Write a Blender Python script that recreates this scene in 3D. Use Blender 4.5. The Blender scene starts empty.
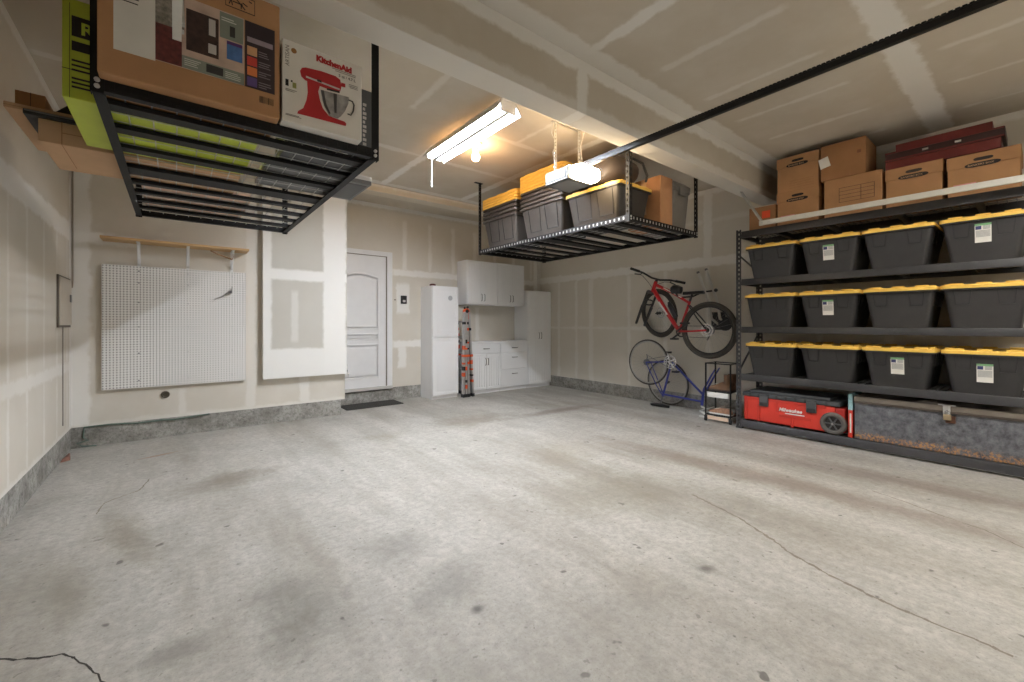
import bpy, math, random
from mathutils import Vector, Matrix
random.seed(7)
SC = bpy.context.scene
COL = SC.collection
PI = math.pi
R = math.radians

# ------------------------------------------------------------------ materials
def lin(c):
    o = []
    for v in c:
        v /= 255.0
        o.append(v / 12.92 if v <= 0.04045 else ((v + 0.055) / 1.055) ** 2.4)
    return (o[0], o[1], o[2], 1.0)

class NT:
    """small helper for wiring shader nodes"""
    def __init__(s, name):
        s.m = bpy.data.materials.new(name); s.m.use_nodes = True
        s.t = s.m.node_tree; s.t.nodes.clear()
        s.out = s.n('ShaderNodeOutputMaterial')
        s.b = s.n('ShaderNodeBsdfPrincipled')
        s.t.links.new(s.b.outputs[0], s.out.inputs[0])
        s.co = s.n('ShaderNodeTexCoord').outputs['Object']
    def n(s, k): return s.t.nodes.new(k)
    def put(s, sock, v):
        if hasattr(v, 'is_linked'): s.t.links.new(v, sock)
        else: sock.default_value = v
    def math(s, op, a, b=0.0, c=0.0, clamp=False):
        k = s.n('ShaderNodeMath'); k.operation = op; k.use_clamp = clamp
        s.put(k.inputs[0], a); s.put(k.inputs[1], b); s.put(k.inputs[2], c)
        return k.outputs[0]
    def noise(s, scale, detail=3, rough=0.55, vec=None, stretch=None, dist=0.0):
        v = vec if vec is not None else s.co
        if stretch:
            mp = s.n('ShaderNodeMapping'); mp.inputs['Scale'].default_value = stretch
            s.put(mp.inputs['Vector'], v); v = mp.outputs[0]
        k = s.n('ShaderNodeTexNoise'); k.inputs['Scale'].default_value = scale
        k.inputs['Detail'].default_value = detail; k.inputs['Roughness'].default_value = rough
        k.inputs['Distortion'].default_value = dist
        s.put(k.inputs['Vector'], v)
        return k.outputs[0]
    def ramp(s, f, lo, hi):
        k = s.n('ShaderNodeMapRange'); k.clamp = True
        s.put(k.inputs[0], f); k.inputs[1].default_value = lo; k.inputs[2].default_value = hi
        return k.outputs[0]
    def mix(s, f, a, b, blend='MIX'):
        k = s.n('ShaderNodeMix'); k.data_type = 'RGBA'; k.blend_type = blend
        s.put(k.inputs[0], f); s.put(k.inputs[6], a); s.put(k.inputs[7], b)
        return k.outputs[2]
    def xyz(s, v=None):
        k = s.n('ShaderNodeSeparateXYZ'); s.put(k.inputs[0], v if v is not None else s.co); return k.outputs
    def bump(s, h, strength, dist=0.01):
        k = s.n('ShaderNodeBump'); k.inputs['Strength'].default_value = strength
        k.inputs['Distance'].default_value = dist
        s.put(k.inputs['Height'], h); s.put(s.b.inputs['Normal'], k.outputs[0])
    def fin(s, col, rough=0.6, metal=0.0, spec=0.5):
        s.put(s.b.inputs['Base Color'], col); s.put(s.b.inputs['Roughness'], rough)
        s.b.inputs['Metallic'].default_value = metal
        s.b.inputs['Specular IOR Level'].default_value = spec
        return s.m

MC = {}
def M(name, rgb, rough=0.6, metal=0.0, var=0.06, scale=9.0, bump=0.0, bscale=80.0, spec=0.5, stretch=None):
    if name in MC: return MC[name]
    n = NT(name); c = lin(rgb)
    f = n.noise(scale, 4, stretch=stretch)
    a = tuple(min(1, x * (1 - var)) for x in c[:3]) + (1,)
    b = tuple(min(1, x * (1 + var)) for x in c[:3]) + (1,)
    col = n.mix(n.ramp(f, 0.3, 0.7), a, b)
    if bump: n.bump(n.noise(bscale, 2), bump, 0.004)
    MC[name] = n.fin(col, rough, metal, spec)
    return MC[name]

def EM(name, rgb, strength, base=(255, 255, 255)):
    n = NT(name)
    n.b.inputs['Emission Color'].default_value = lin(rgb)
    n.b.inputs['Emission Strength'].default_value = strength
    return n.fin(lin(base), 0.4)

def drywall(name, paper, mud, bands, ua, va, patch=0.15, dirt=0.05, wob=0.09):
    """paper-faced board with brushed joint compound; bands = (axis, centre, half width, lo, hi, alpha);
    axis 'u' = the band sits at u=centre and runs along v from lo to hi."""
    n = NT(name); s = n.xyz(); ax = {'x': s[0], 'y': s[1], 'z': s[2]}
    u, v = ax[ua], ax[va]
    w1 = n.math('MULTIPLY', n.math('SUBTRACT', n.noise(7, 4, 0.65), 0.5), wob)
    mask = None
    for (k, c, hw, lo, hi, al) in bands:
        p, q = (u, v) if k == 'u' else (v, u)
        d = n.math('ABSOLUTE', n.math('SUBTRACT', p, c))
        d = n.math('ADD', d, w1)
        e = n.math('MULTIPLY_ADD', d, -1 / 0.03, hw / 0.03 + 0.5, True)
        mid = (lo + hi) / 2
        g = n.math('ADD', n.math('ABSOLUTE', n.math('SUBTRACT', q, mid)), w1)
        g = n.math('MULTIPLY_ADD', g, -1 / 0.06, (hi - lo) / 2 / 0.06 + 0.5, True)
        e = n.math('MULTIPLY', n.math('MULTIPLY', e, g), al)
        mask = e if mask is None else n.math('MAXIMUM', mask, e)
    streak = n.ramp(n.noise(2.2, 5, 0.6), 0.45, 0.75)
    m2 = n.math('MAXIMUM', mask, n.math('MULTIPLY', streak, patch))
    col = n.mix(m2, lin(paper), lin(mud))
    fine = n.ramp(n.noise(1.3, 6, 0.7), 0.35, 0.7)
    col = n.mix(n.math('MULTIPLY', fine, dirt), col, lin([x * 0.6 for x in paper]))
    n.bump(n.math('ADD', n.math('MULTIPLY', mask, 0.5), n.math('MULTIPLY', n.noise(60, 3), 0.15)), 0.12, 0.004)
    return n.fin(col, 0.85, 0, 0.25)

# ------------------------------------------------------------------ mesh builder
def frame_of(d):
    d = Vector(d).normalized()
    a = Vector((0, 0, 1)) if abs(d.z) < 0.9 else Vector((1, 0, 0))
    u = a.cross(d).normalized()
    return u, d.cross(u), d

OFF = {}
class MB:
    def __init__(s): s.v = []; s.f = []; s.mi = []; s.k = 0
    def add(s, vs, fs):
        o = len(s.v); s.v += [Vector(p) for p in vs]
        for f in fs: s.f.append([o + i for i in f]); s.mi.append(s.k)
        return s
    def box(s, a, b):
        x0, x1 = sorted((a[0], b[0])); y0, y1 = sorted((a[1], b[1])); z0, z1 = sorted((a[2], b[2]))
        return s.add([(x0, y0, z0), (x1, y0, z0), (x1, y1, z0), (x0, y1, z0), (x0, y0, z1), (x1, y0, z1), (x1, y1, z1), (x0, y1, z1)],
                     [(0, 3, 2, 1), (4, 5, 6, 7), (0, 1, 5, 4), (1, 2, 6, 5), (2, 3, 7, 6), (3, 0, 4, 7)])
    def bar(s, p, q, w, h, up=(0, 0, 1)):
        """box beam from p to q, w across, h along up"""
        p, q = Vector(p), Vector(q); d = (q - p).normalized(); up = Vector(up)
        x = d.cross(up).normalized(); y = x.cross(d).normalized()
        r = []
        for c in (p, q):
            r += [c - x * w / 2 - y * h / 2, c + x * w / 2 - y * h / 2, c + x * w / 2 + y * h / 2, c - x * w / 2 + y * h / 2]
        return s.add(r, [(0, 1, 2, 3), (7, 6, 5, 4), (0, 4, 5, 1), (1, 5, 6, 2), (2, 6, 7, 3), (3, 7, 4, 0)])
    def loft(s, rings, cap=True, closed=False):
        N = len(rings[0]); vs = [p for r in rings for p in r]; fs = []
        L = len(rings)
        for i in range(L if closed else L - 1):
            for j in range(N):
                a, b = i * N + j, i * N + (j + 1) % N
                c, d = ((i + 1) % L) * N + (j + 1) % N, ((i + 1) % L) * N + j
                fs.append((a, b, c, d))
        if cap and not closed:
            fs.append(tuple(reversed(range(N)))); fs.append(tuple((L - 1) * N + j for j in range(N)))
        return s.add(vs, fs)
    def tube(s, pts, r, n=8, closed=False):
        pts = [Vector(p) for p in pts]; rs = r if isinstance(r, (list, tuple)) else [r] * len(pts)
        rings = []; u = None
        for i, p in enumerate(pts):
            if closed: d = pts[(i + 1) % len(pts)] - pts[i - 1]
            else: d = pts[min(i + 1, len(pts) - 1)] - pts[max(i - 1, 0)]
            d.normalize()
            if u is None: u = frame_of(d)[0]
            else:
                u = u - d * u.dot(d)
                u = u.normalized() if u.length > 1e-6 else frame_of(d)[0]
            w = d.cross(u)
            rings.append([p + (u * math.cos(2 * PI * j / n) + w * math.sin(2 * PI * j / n)) * rs[i] for j in range(n)])
        return s.loft(rings, True, closed)
    def lathe(s, prof, c, axis=(0, 0, 1), n=24, cap=True):
        u, w, d = frame_of(axis); c = Vector(c)
        return s.loft([[c + d * h + (u * math.cos(2 * PI * j / n) + w * math.sin(2 * PI * j / n)) * max(r, 1e-4) for j in range(n)] for r, h in prof], cap)
    def disc(s, c, axis, r, h, n=20): return s.lathe([(r, -h / 2), (r, h / 2)], c, axis, n)
    def torus(s, c, axis, R_, r, n=40, k=8, sq=1.0):
        u, w, d = frame_of(axis); c = Vector(c); rings = []
        for i in range(n):
            a = 2 * PI * i / n; o = u * math.cos(a) + w * math.sin(a)
            rings.append([c + o * (R_ + r * math.cos(2 * PI * j / k)) + d * (r * sq * math.sin(2 * PI * j / k)) for j in range(k)])
        return s.loft(rings, False, True)
    def ball(s, c, rx, ry=None, rz=None, n=16, m=10, jit=0.0):
        ry = ry or rx; rz = rz or rx; rings = []
        for i in range(m + 1):
            t = PI * i / m; rr = max(math.sin(t), 0.01)
            rings.append([(c[0] + rx * rr * math.cos(2 * PI * j / n) * (1 + random.uniform(-jit, jit)), c[1] + ry * rr * math.sin(2 * PI * j / n) * (1 + random.uniform(-jit, jit)), c[2] - rz * math.cos(t) * (1 + random.uniform(-jit, jit))) for j in range(n)])
        return s.loft(rings)
    def prism(s, poly, o, x, y, depth):
        """polygon (2-D) in the frame o,x,y pushed depth along x cross y"""
        o, x, y = Vector(o), Vector(x), Vector(y); d = x.cross(y).normalized() * depth; n = len(poly)
        a = [o + x * p[0] + y * p[1] for p in poly]; b = [p + d for p in a]
        return s.add(a + b, [tuple(reversed(range(n))), tuple(range(n, 2 * n))] + [(i, (i + 1) % n, n + (i + 1) % n, n + i) for i in range(n)])
    def text(s, txt, size, o, x, y, depth=0.0008, align='LEFT', bold=0.0, shear=0.0, sx=1.0):
        cu = bpy.data.curves.new('t', 'FONT'); cu.body = txt; cu.size = size; cu.align_x = align; cu.extrude = depth
        cu.offset = bold; cu.shear = shear; cu.resolution_u = 3
        ob = bpy.data.objects.new('t', cu); COL.objects.link(ob)
        dg = bpy.context.evaluated_depsgraph_get(); dg.update()
        me = bpy.data.meshes.new_from_object(ob.evaluated_get(dg))
        o, x, y = Vector(o), Vector(x), Vector(y); z = x.cross(y).normalized()
        s.add([o + x * p.co.x * sx + y * p.co.y + z * p.co.z for p in me.vertices], [tuple(p.vertices) for p in me.polygons])
        bpy.data.objects.remove(ob); bpy.data.curves.remove(cu); bpy.data.meshes.remove(me)
        return s
    def build(s, name, mat, parent=None, bevel=0.0, seg=2, smooth=35, base=True):
        me = bpy.data.meshes.new(name); ob = bpy.data.objects.new(name, me)
        if parent is not None:
            off = OFF[parent.name]; OFF[ob.name] = off; ob.parent = parent
        elif base:
            xs = [p.x for p in s.v]; ys = [p.y for p in s.v]; zs = [p.z for p in s.v]
            off = Vector(((min(xs) + max(xs)) / 2, (min(ys) + max(ys)) / 2, min(zs))); ob.location = off; OFF[ob.name] = off
        else: off = Vector(); OFF[ob.name] = off
        me.from_pydata([tuple(p - off) for p in s.v], [], s.f)
        for m in (mat if isinstance(mat, (list, tuple)) else [mat]): me.materials.append(m)
        if any(s.mi): me.polygons.foreach_set('material_index', s.mi)
        me.validate(); me.update()
        import bmesh
        bm = bmesh.new(); bm.from_mesh(me); bmesh.ops.recalc_face_normals(bm, faces=bm.faces); bm.to_mesh(me); bm.free()
        if smooth:
            me.polygons.foreach_set('use_smooth', [True] * len(me.polygons)); me.set_sharp_from_angle(angle=R(smooth))
        COL.objects.link(ob)
        if bevel:
            b = ob.modifiers.new('edge', 'BEVEL'); b.width = bevel; b.segments = seg; b.limit_method = 'ANGLE'; b.angle_limit = R(40)
        return ob

def tag(o, label, cat, group=None):
    o['label'] = label; o['category'] = cat
    if group: o['group'] = group
    return o
def thing(name, label, cat, loc, group=None, rot=None):
    o = bpy.data.objects.new(name, None); COL.objects.link(o); o.location = loc
    o.empty_display_size = 0.1
    if rot is not None: o.rotation_euler = rot; OFF[o.name] = Vector()
    else: OFF[o.name] = Vector(loc)
    return tag(o, label, cat, group)
def struct(mb, name, mat, parent=None, bevel=0, smooth=35):
    o = mb.build(name, mat, parent, bevel, base=False, smooth=smooth)
    if parent is None: o['kind'] = 'structure'
    return o
def copy_tree(src, loc, label, group=None, rotz=None):
    r = src.copy(); COL.objects.link(r); r.location = loc; r['label'] = label
    if group: r['group'] = group
    if rotz is not None: r.rotation_euler = (0, 0, rotz)
    for ch in list(src.children):
        c = ch.copy(); COL.objects.link(c); c.parent = r
        for g in list(ch.children):
            d = g.copy(); COL.objects.link(d); d.parent = c
    return r
def rrect(cx, cy, z, w, h, r, k=4):
    """rounded rectangle ring, w along x, h along y"""
    out = []
    for sx, sy, a0 in ((1, 1, 0), (-1, 1, 90), (-1, -1, 180), (1, -1, 270)):
        for i in range(k + 1):
            a = R(a0 + 90 * i / k)
            out.append((cx + sx * (w / 2 - r) + r * math.cos(a), cy + sy * (h / 2 - r) + r * math.sin(a), z))
    return out

# palette
BLACKM = M('black_powder_coat', (16, 16, 17), 0.6, 0.0, 0.1, spec=.3)
GREYM = M('grey_steel', (120, 120, 122), 0.4, 0.7, 0.08)
GALV = M('galvanised_steel', (196, 196, 194), 0.38, 0.75, 0.12, 30)
CHROME = M('chrome', (215, 215, 218), 0.18, 1.0, 0.03)
WHITEP = M('white_melamine', (232, 232, 232), 0.35, 0, 0.02, 3)
WHITEM = M('white_enamel', (225, 225, 225), 0.35, 0, 0.03)
NICKEL = M('brushed_nickel', (120, 118, 114), 0.35, 0.9, 0.05)
TOTE = M('charcoal_polypropylene', (48, 47, 48), 0.5, 0, 0.08, 14, 0.05, 200)
TOTEG = M('graphite_polypropylene', (58, 54, 50), 0.5, 0, 0.08, 14, 0.05, 200)
YEL = M('yellow_polypropylene', (240, 196, 92), 0.45, 0, 0.05)
CARD = M('kraft_cardboard', (176, 134, 96), 0.85, 0, 0.08, 5, 0.1, 120, 0.2)
CARDL = M('pale_cardboard', (202, 166, 132), 0.85, 0, 0.06, 5, 0.1, 120, 0.2)
CARDD = M('tan_cardboard', (160, 118, 82), 0.85, 0, 0.08, 5, 0.1, 120, 0.2)
INK = M('black_ink', (34, 30, 28), 0.7, 0, 0.05)
PAPER = M('white_paper', (226, 224, 218), 0.8, 0, 0.04)
RUBBER = M('black_rubber', (30, 30, 31), 0.75, 0, 0.12, 20, 0.2, 150)
BLKP = M('black_plastic', (36, 36, 38), 0.5, 0, 0.08)
WOOD = M('pine_board', (204, 168, 122), 0.6, 0, 0.12, 6, 0.05, 50, 0.4, (1, 14, 14))
REDP = M('red_moulded_plastic', (206, 56, 40), 0.42, 0, 0.05)
# ------------------------------------------------------------------ the garage shell
XL, XR, YB, YR, YF, ZC = -0.78, 5.76, 5.82, 6.43, -1.3, 3.06
XW = 1.775                                     # where the back wall ends beside the door
PAPERC, MUDC = (210, 204, 192), (234, 232, 227)

fl = NT('stained_concrete')
s = fl.xyz()
base = fl.ramp(fl.noise(1.1, 6, 0.65), 0.3, 0.7)
col = fl.mix(base, lin((172, 169, 161)), lin((198, 195, 188)))
trk = fl.ramp(fl.noise(1.0, 5, 0.6, stretch=(2.0, 0.30, 1)), 0.46, 0.64)
col = fl.mix(fl.math('MULTIPLY', trk, 0.55), col, lin((136, 128, 114)))
lt = fl.ramp(fl.noise(0.8, 6, 0.7, stretch=(2.4, 0.7, 1), dist=0.6), 0.52, 0.72)
col = fl.mix(fl.math('MULTIPLY', lt, 0.55), col, lin((212, 209, 202)))
mott = fl.ramp(fl.noise(26, 6, 0.75), 0.4, 0.72)
col = fl.mix(fl.math('MULTIPLY', mott, 0.6), col, lin((124, 122, 117)))
sm = fl.ramp(fl.noise(95, 4, 0.7), 0.55, 0.78)
col = fl.mix(fl.math('MULTIPLY', sm, 0.7), col, lin((102, 100, 95)))
med = fl.ramp(fl.noise(7, 8, 0.8, stretch=(1, .6, 1), dist=.4), 0.45, 0.68)
col = fl.mix(fl.math('MULTIPLY', med, 0.42), col, lin((140, 136, 127)))
chalk = fl.ramp(fl.noise(18, 6, 0.8, stretch=(1.3, .5, 1)), 0.60, 0.74)
col = fl.mix(fl.math('MULTIPLY', chalk, 0.35), col, lin((222, 220, 214)))
spk2 = fl.ramp(fl.noise(30, 2, 0.5), 0.68, 0.73)
col = fl.mix(fl.math('MULTIPLY', spk2, 0.5), col, lin((96, 92, 86)))
spk = fl.ramp(fl.noise(10.5, 2, 0.45), 0.715, 0.745)
col = fl.mix(fl.math('MULTIPLY', spk, 0.7), col, lin((78, 75, 70)))
wob = fl.math('MULTIPLY', fl.math('SUBTRACT', fl.noise(5, 5, 0.7), 0.5), 1.6)
STAINS = [  # x, y, rx, ry, turn, colour, strength
    (0.36, 3.92, .34, .20, 10, (112, 102, 84), .62), (0.42, 2.02, .16, .30, 25, (104, 101, 94), .55), (0.35, 1.80, .12, .14, 0, (96, 93, 86), .45),
    (-0.20, 3.2, .10, .46, 14, (112, 103, 84), .58), (-0.36, 2.68, .09, .34, 14, (118, 112, 98), .5), (0.01, 1.98, .10, .08, 0, (110, 106, 98), .6),
    (0.94, 2.15, .20, .16, 0, (122, 119, 112), .55), (1.0, 1.72, .22, .13, 30, (118, 115, 108), .6), (0.995, 1.49, .028, .026, 0, (70, 68, 64), .85), (2.03, 1.04, .05, .034, -30, (88, 84, 78), .8),
    (2.33, 1.95, .55, .34, -20, (128, 122, 106), .5), (2.9, 4.45, .6, .26, 0, (116, 104, 86), .62), (4.1, 4.2, .9, .12, -4, (106, 86, 72), .62), (1.72, 4.4, .3, .16, 0, (134, 126, 106), .4),
    (3.60, 1.3, .20, 1.7, 3, (122, 106, 92), .62), (4.75, 2.4, .22, 1.9, 0, (130, 118, 106), .4), (2.85, 1.5, .26, 1.6, 8, (124, 118, 104), .5), (4.35, .6, .2, 1.0, 5, (114, 98, 86), .6),
    (-0.12, 5.04, .14, .025, 20, (152, 116, 92), .8), (2.86, 2.8, .4, .3, 30, (140, 132, 112), .35), (1.5, 1.1, .35, .2, 0, (136, 132, 124), .4), (1.0, .95, .3, .3, 0, (140, 137, 130), .4)]
for (x, y, rx, ry, t, c, k) in STAINS:
    a = R(t); dx = fl.math('SUBTRACT', s[0], x); dy = fl.math('SUBTRACT', s[1], y)
    u = fl.math('MULTIPLY', fl.math('ADD', fl.math('MULTIPLY', dx, math.cos(a)), fl.math('MULTIPLY', dy, math.sin(a))), 1 / rx)
    v = fl.math('MULTIPLY', fl.math('ADD', fl.math('MULTIPLY', dx, -math.sin(a)), fl.math('MULTIPLY', dy, math.cos(a))), 1 / ry)
    d = fl.math('SQRT', fl.math('ADD', fl.math('MULTIPLY', u, u), fl.math('MULTIPLY', v, v)))
    d = fl.math('ADD', d, wob)
    col = fl.mix(fl.math('MULTIPLY', fl.math('MULTIPLY_ADD', d, -1.1, 1.35, True), k * .9), col, lin(c))
fl.bump(fl.math('ADD', fl.noise(40, 5, 0.7), fl.noise(6, 4)), 0.10, 0.01)
FLOOR = fl.fin(col, fl.math('MULTIPLY_ADD', base, -0.12, 0.62), 0, 0.4)
CRACK = M('dark_floor_crack', (58, 54, 50), 0.9)  # dark colour of the open crack in the slab
SEAM = M('hairline_crack', (132, 124, 112), 0.9, 0, 0.1)

m = MB()
m.add([(XL - .2, YF, 0), (XR + .2, YF, 0), (XR + .2, YR + .2, 0), (XL - .2, YR + .2, 0), (XL - .2, YF, -.12), (XR + .2, YF, -.12), (XR + .2, YR + .2, -.12), (XL - .2, YR + .2, -.12)],
      [(0, 1, 2, 3), (7, 6, 5, 4), (0, 4, 5, 1), (1, 5, 6, 2), (2, 6, 7, 3), (3, 7, 4, 0)])
def ribbon(pts, w, jit, k):
    m.k = k; P = []
    for (a, b) in zip(pts[:-1], pts[1:]):
        N = max(2, int((Vector(b) - Vector(a)).length / .02))
        for i in range(N):
            t = i / N; P.append(Vector((a[0] + (b[0] - a[0]) * t + random.uniform(-jit, jit), a[1] + (b[1] - a[1]) * t + random.uniform(-jit, jit), .0007)))
    for a, b in zip(P[:-1], P[1:]):
        d = (b - a); nrm = Vector((-d.y, d.x, 0)).normalized(); ww = w * random.uniform(.5, 1.3)
        m.add([a - nrm * ww, b - nrm * ww, b + nrm * ww, a + nrm * ww], [(0, 1, 2, 3)])
ribbon([(-.78, 2.42), (-.6, 2.37), (-.49, 2.33), (-.44, 2.29), (-.37, 2.24), (-.32, 2.22), (-.27, 2.15), (-.23, 2.06), (-.19, 1.97), (-.16, 1.85), (-.1, 1.7)], .0045, .006, 1)
ribbon([(2.85, 1.55), (2.74, 1.2), (2.67, 1.07), (2.6, .94), (2.52, .83), (2.45, .64), (2.4, .45), (2.38, .29), (2.38, .17), (2.37, .05)], .008, .006, 2)
ribbon([(3.56, .07), (3.69, .22), (3.76, .41), (3.87, .62), (3.93, .79)], .004, .004, 2)
ribbon([(-.39, 3.72), (-.37, 3.92), (-.3, 3.99), (-.2, 4.07), (-.15, 4.34)], .004, .004, 2)
struct(m, 'floor', [FLOOR, CRACK, SEAM], smooth=0)

# left wall
studs = [('u', y, .022, .2, 2.0, .5) for y in (.9, 1.5, 2.1, 2.7, 3.3, 3.85, 4.27, 4.74, 5.19, 5.62)]
Wl = drywall('wall_left_drywall', PAPERC, MUDC, studs + [('v', 2.07, .085, YF, YB, .9), ('v', .80, .05, YF, YB, .55), ('u', YB, .10, .2, ZC, .9), ('v', ZC, .07, YF, YB, .7), ('v', .2, .03, YF, YB, .6)], 'y', 'z')
struct(MB().box((XL - .12, YF, .2), (XL, YB + .12, ZC)), 'wall_left', Wl)
Wb = drywall('wall_back_drywall', PAPERC, MUDC, [('u', XL, .13, .2, ZC, .9), ('v', 2.04, .06, XL, -.3, .8), ('u', .70, .05, .2, ZC, .5), ('v', .2, .035, XL, XW, .5), ('u', .06, .03, .2, .5, .5), ('u', 1.28, .06, .2, .55, .6), ('v', ZC, .08, XL, XW, .8)], 'x', 'z', .3)
struct(MB().box((XL, YB, .2), (XW, YB + .1, ZC)), 'wall_back', Wb)
struct(MB().box((XW - .1, YB + .1, .2), (XW, YR + .1, ZC)), 'wall_side', Wb)
stud2 = [('u', x, .035, 2.05, 2.85, .55) for x in (2.9, 3.35, 3.8, 4.25, 4.7, 5.15, 5.6)]
Wr = drywall('wall_rear_drywall', PAPERC, MUDC, stud2 + [('v', 2.02, .05, 2.7, XR, .9), ('v', .88, .055, 2.7, 3.2, .95), ('u', 2.87, .11, 1.38, 1.85, .85), ('u', 2.86, .07, .5, .85, .8), ('v', ZC, .06, XW, XR, .9), ('u', XR, .1, .2, ZC, .8), ('u', 4.3, .04, .9, 1.5, .6)], 'x', 'z', .2)
m = MB().box((XW, YR, .24), (1.78, YR + .1, ZC)).box((2.6, YR, .2), (XR, YR + .1, ZC)).box((1.78, YR, 2.26), (2.6, YR + .1, ZC))
struct(m, 'wall_rear', Wr)
studr = [('u', y, .03, .2, 2.0, .5) for y in (.4, 1.0, 1.6, 2.2, 2.9, 3.55, 4.2, 5.0, 5.35, 5.8)]
Wg = drywall('wall_right_drywall', PAPERC, MUDC, studr + [('v', 2.06, .06, YF, YR, .85), ('u', 2.9, .06, 2.0, ZC, .75), ('u', 5.0, .05, .2, 2.0, .45), ('v', 1.13, .022, YF, YR, .5), ('u', YR, .1, .2, ZC, .6), ('v', ZC, .07, YF, YR, .8), ('v', 2.62, .03, 2.3, 3.3, .4)], 'y', 'z')
struct(MB().box((XR, YF, .2), (XR + .12, YR + .1, ZC)), 'wall_right', Wg)
struct(MB().box((XL - .12, YF - .12, 0), (XR + .12, YF, ZC)), 'wall_front', M('garage_door_white', (214, 210, 202), 0.6))

cb = [('u', x, .028, .95, 1.75, .42) for x in (2.2, 2.8, 3.45, 4.05, 4.68, 5.3)] + [('u', x, .022, -.6, .45, .4) for x in (2.2, 2.8, 3.45, 4.05, 4.68, 5.3)]
cb += [('v', .62, .085, XL, XR, .75), ('v', 1.97, .085, XL, XR, .7), ('u', 2.22, .045, 1.2, 2.0, .75)]
cb += [('u', 2.16, .05, 3.9, 5.5, .9), ('u', 3.37, .05, 2.4, 5.5, .8), ('u', 2.75, .02, 2.5, 3.4, .4), ('u', 1.6, .03, 2.4, 3.4, .4), ('v', 4.3, .04, XL, XR, .45), ('v', 5.45, .06, XL, XR, .6), ('v', 3.4, .03, 2.3, XR, .4)]
Wc = drywall('ceiling_drywall', (196, 186, 170), MUDC, cb, 'x', 'y', .2)
struct(MB().box((XL - .12, YF - .12, ZC), (XR + .12, YR + .1, ZC + .12)), 'ceiling', Wc)
Wt = drywall('beam_drywall', (196, 187, 172), MUDC, [('v', ZC, .09, XL, XR, .9), ('u', 2.25, .055, 2.6, ZC, .9), ('v', 2.7, .06, XL, XR, .55)], 'x', 'z', .2)
struct(MB().box((XL, 2.03, 2.685), (XR, 2.22, ZC)), 'trim_1', Wt, bevel=.004)
struct(MB().box((XL, 5.53, 2.965), (XR, 5.73, ZC)), 'trim_2', drywall('header_drywall', (214, 204, 186), MUDC, [('v', ZC, .03, XL, XR, .6)], 'x', 'z', .2), bevel=.003)
# boxed-out drywall chase on the back wall
Wp = drywall('chase_drywall', (196, 193, 184), (236, 235, 231), [('u', .80, .10, .4, ZC, 1), ('u', 1.76, .31, .4, ZC, 1) if False else ('u', 1.62, .14, .4, ZC, 1), ('v', 1.80, .065, .7, 1.8, 1), ('v', .68, .22, .7, 1.8, .97), ('u', 1.15, .04, .98, 1.6, .45)], 'x', 'z', .1, .03, .045)
struct(MB().box((.81, 5.73, .545), (XW, YB, ZC)), 'trim_3', Wp, bevel=.003)

# concrete stem wall along the foot of every wall
cc = NT('rough_concrete_curb')
f1 = cc.ramp(cc.noise(5, 6, 0.75), 0.35, 0.65); f2 = cc.ramp(cc.noise(28, 6, 0.85), 0.48, 0.66)
k_ = cc.mix(f1, lin((132, 130, 124)), lin((182, 180, 174)))
k_ = cc.mix(cc.math('MULTIPLY', f2, .8), k_, lin((88, 85, 80)))
cc.bump(cc.noise(45, 5, .7), .5, .01)
CURB = cc.fin(k_, .9, 0, .2)
struct(MB().box((XL - .12, YF, 0), (XL - .001, YB + .12, .199)), 'baseboard_left', CURB)
struct(MB().box((XL, YB + .001, 0), (XW - .05, YB + .2, .199)), 'baseboard_back', CURB)
struct(MB().box((XW - .12, YR - .01, 0), (2.62, YR + .1, .172)).box((2.62, YR + .002, 0), (XR, YR + .1, .199)), 'baseboard_rear', CURB)
struct(MB().box((XR + .001, YF, 0), (XR + .12, YR + .1, .199)), 'baseboard_right', CURB)

# door to the house
DW = M('door_white', (226, 226, 226), .4, 0, .02)
d = MB().box((1.785, YR - .004, .235), (2.585, YR + .036, 2.245)); door = struct(d, 'door_1', DW)
def frame_panel(mb, x0, x1, z0, z1, y, arch=False):
    w = .022
    prof = [(x0, z0), (x1, z0), (x1, z1)]
    if arch:
        N = 12
        for i in range(N + 1):
            t = i / N; prof.append((x1 + (x0 - x1) * t, z1 + .055 * math.sin(PI * t) ** 1.5))
    else: prof.append((x0, z1))
    cx, cz = (x0 + x1) / 2, (z0 + z1) / 2
    def off(k): return [(cx + (px - cx) * (1 - 2 * k / (x1 - x0)), cz + (pz - cz) * (1 - 2 * k / (z1 - z0))) for px, pz in prof]
    rings = []
    for k, dy in ((0, 0), (.010, -.004), (.018, -.004), (.03, 0), (.04, 0), (.075, -.004)):
        rings.append([(px, y + dy, pz) for px, pz in off(k)])
    mb.loft(rings)
p = MB(); frame_panel(p, 1.9, 2.48, 1.11, 1.93, YR - .0045, True); p.build('door_panel', DW, door, smooth=0)
p = MB(); frame_panel(p, 1.9, 2.48, .95, 1.1 - .035, YR - .0045); p.build('door_panel', DW, door, smooth=0)
p = MB(); frame_panel(p, 1.9, 2.48, .37, .90, YR - .0045); p.build('door_panel', DW, door, smooth=0)
MB().box((1.785, YR - .012, 2.245), (2.60, YR + .05, 2.26)).box((2.585, YR - .012, .2), (2.6, YR + .05, 2.26)).build('door_stop', M('weather_strip', (120, 112, 98), .8), door)
c = MB()
for x0, x1, z0, z1 in ((2.6, 2.685, .19, 2.325), (XW, 2.6, 2.255, 2.325)): c.box((x0, YR - .022, z0), (x1, YR, z1))
c.build('door_casing', DW, door, .004)
MB().box((XW, YR - .05, .19), (2.685, YR + .03, .235)).build('door_sill', M('aluminium_sill', (196, 194, 190), .4, .3), door, .003)

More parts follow.
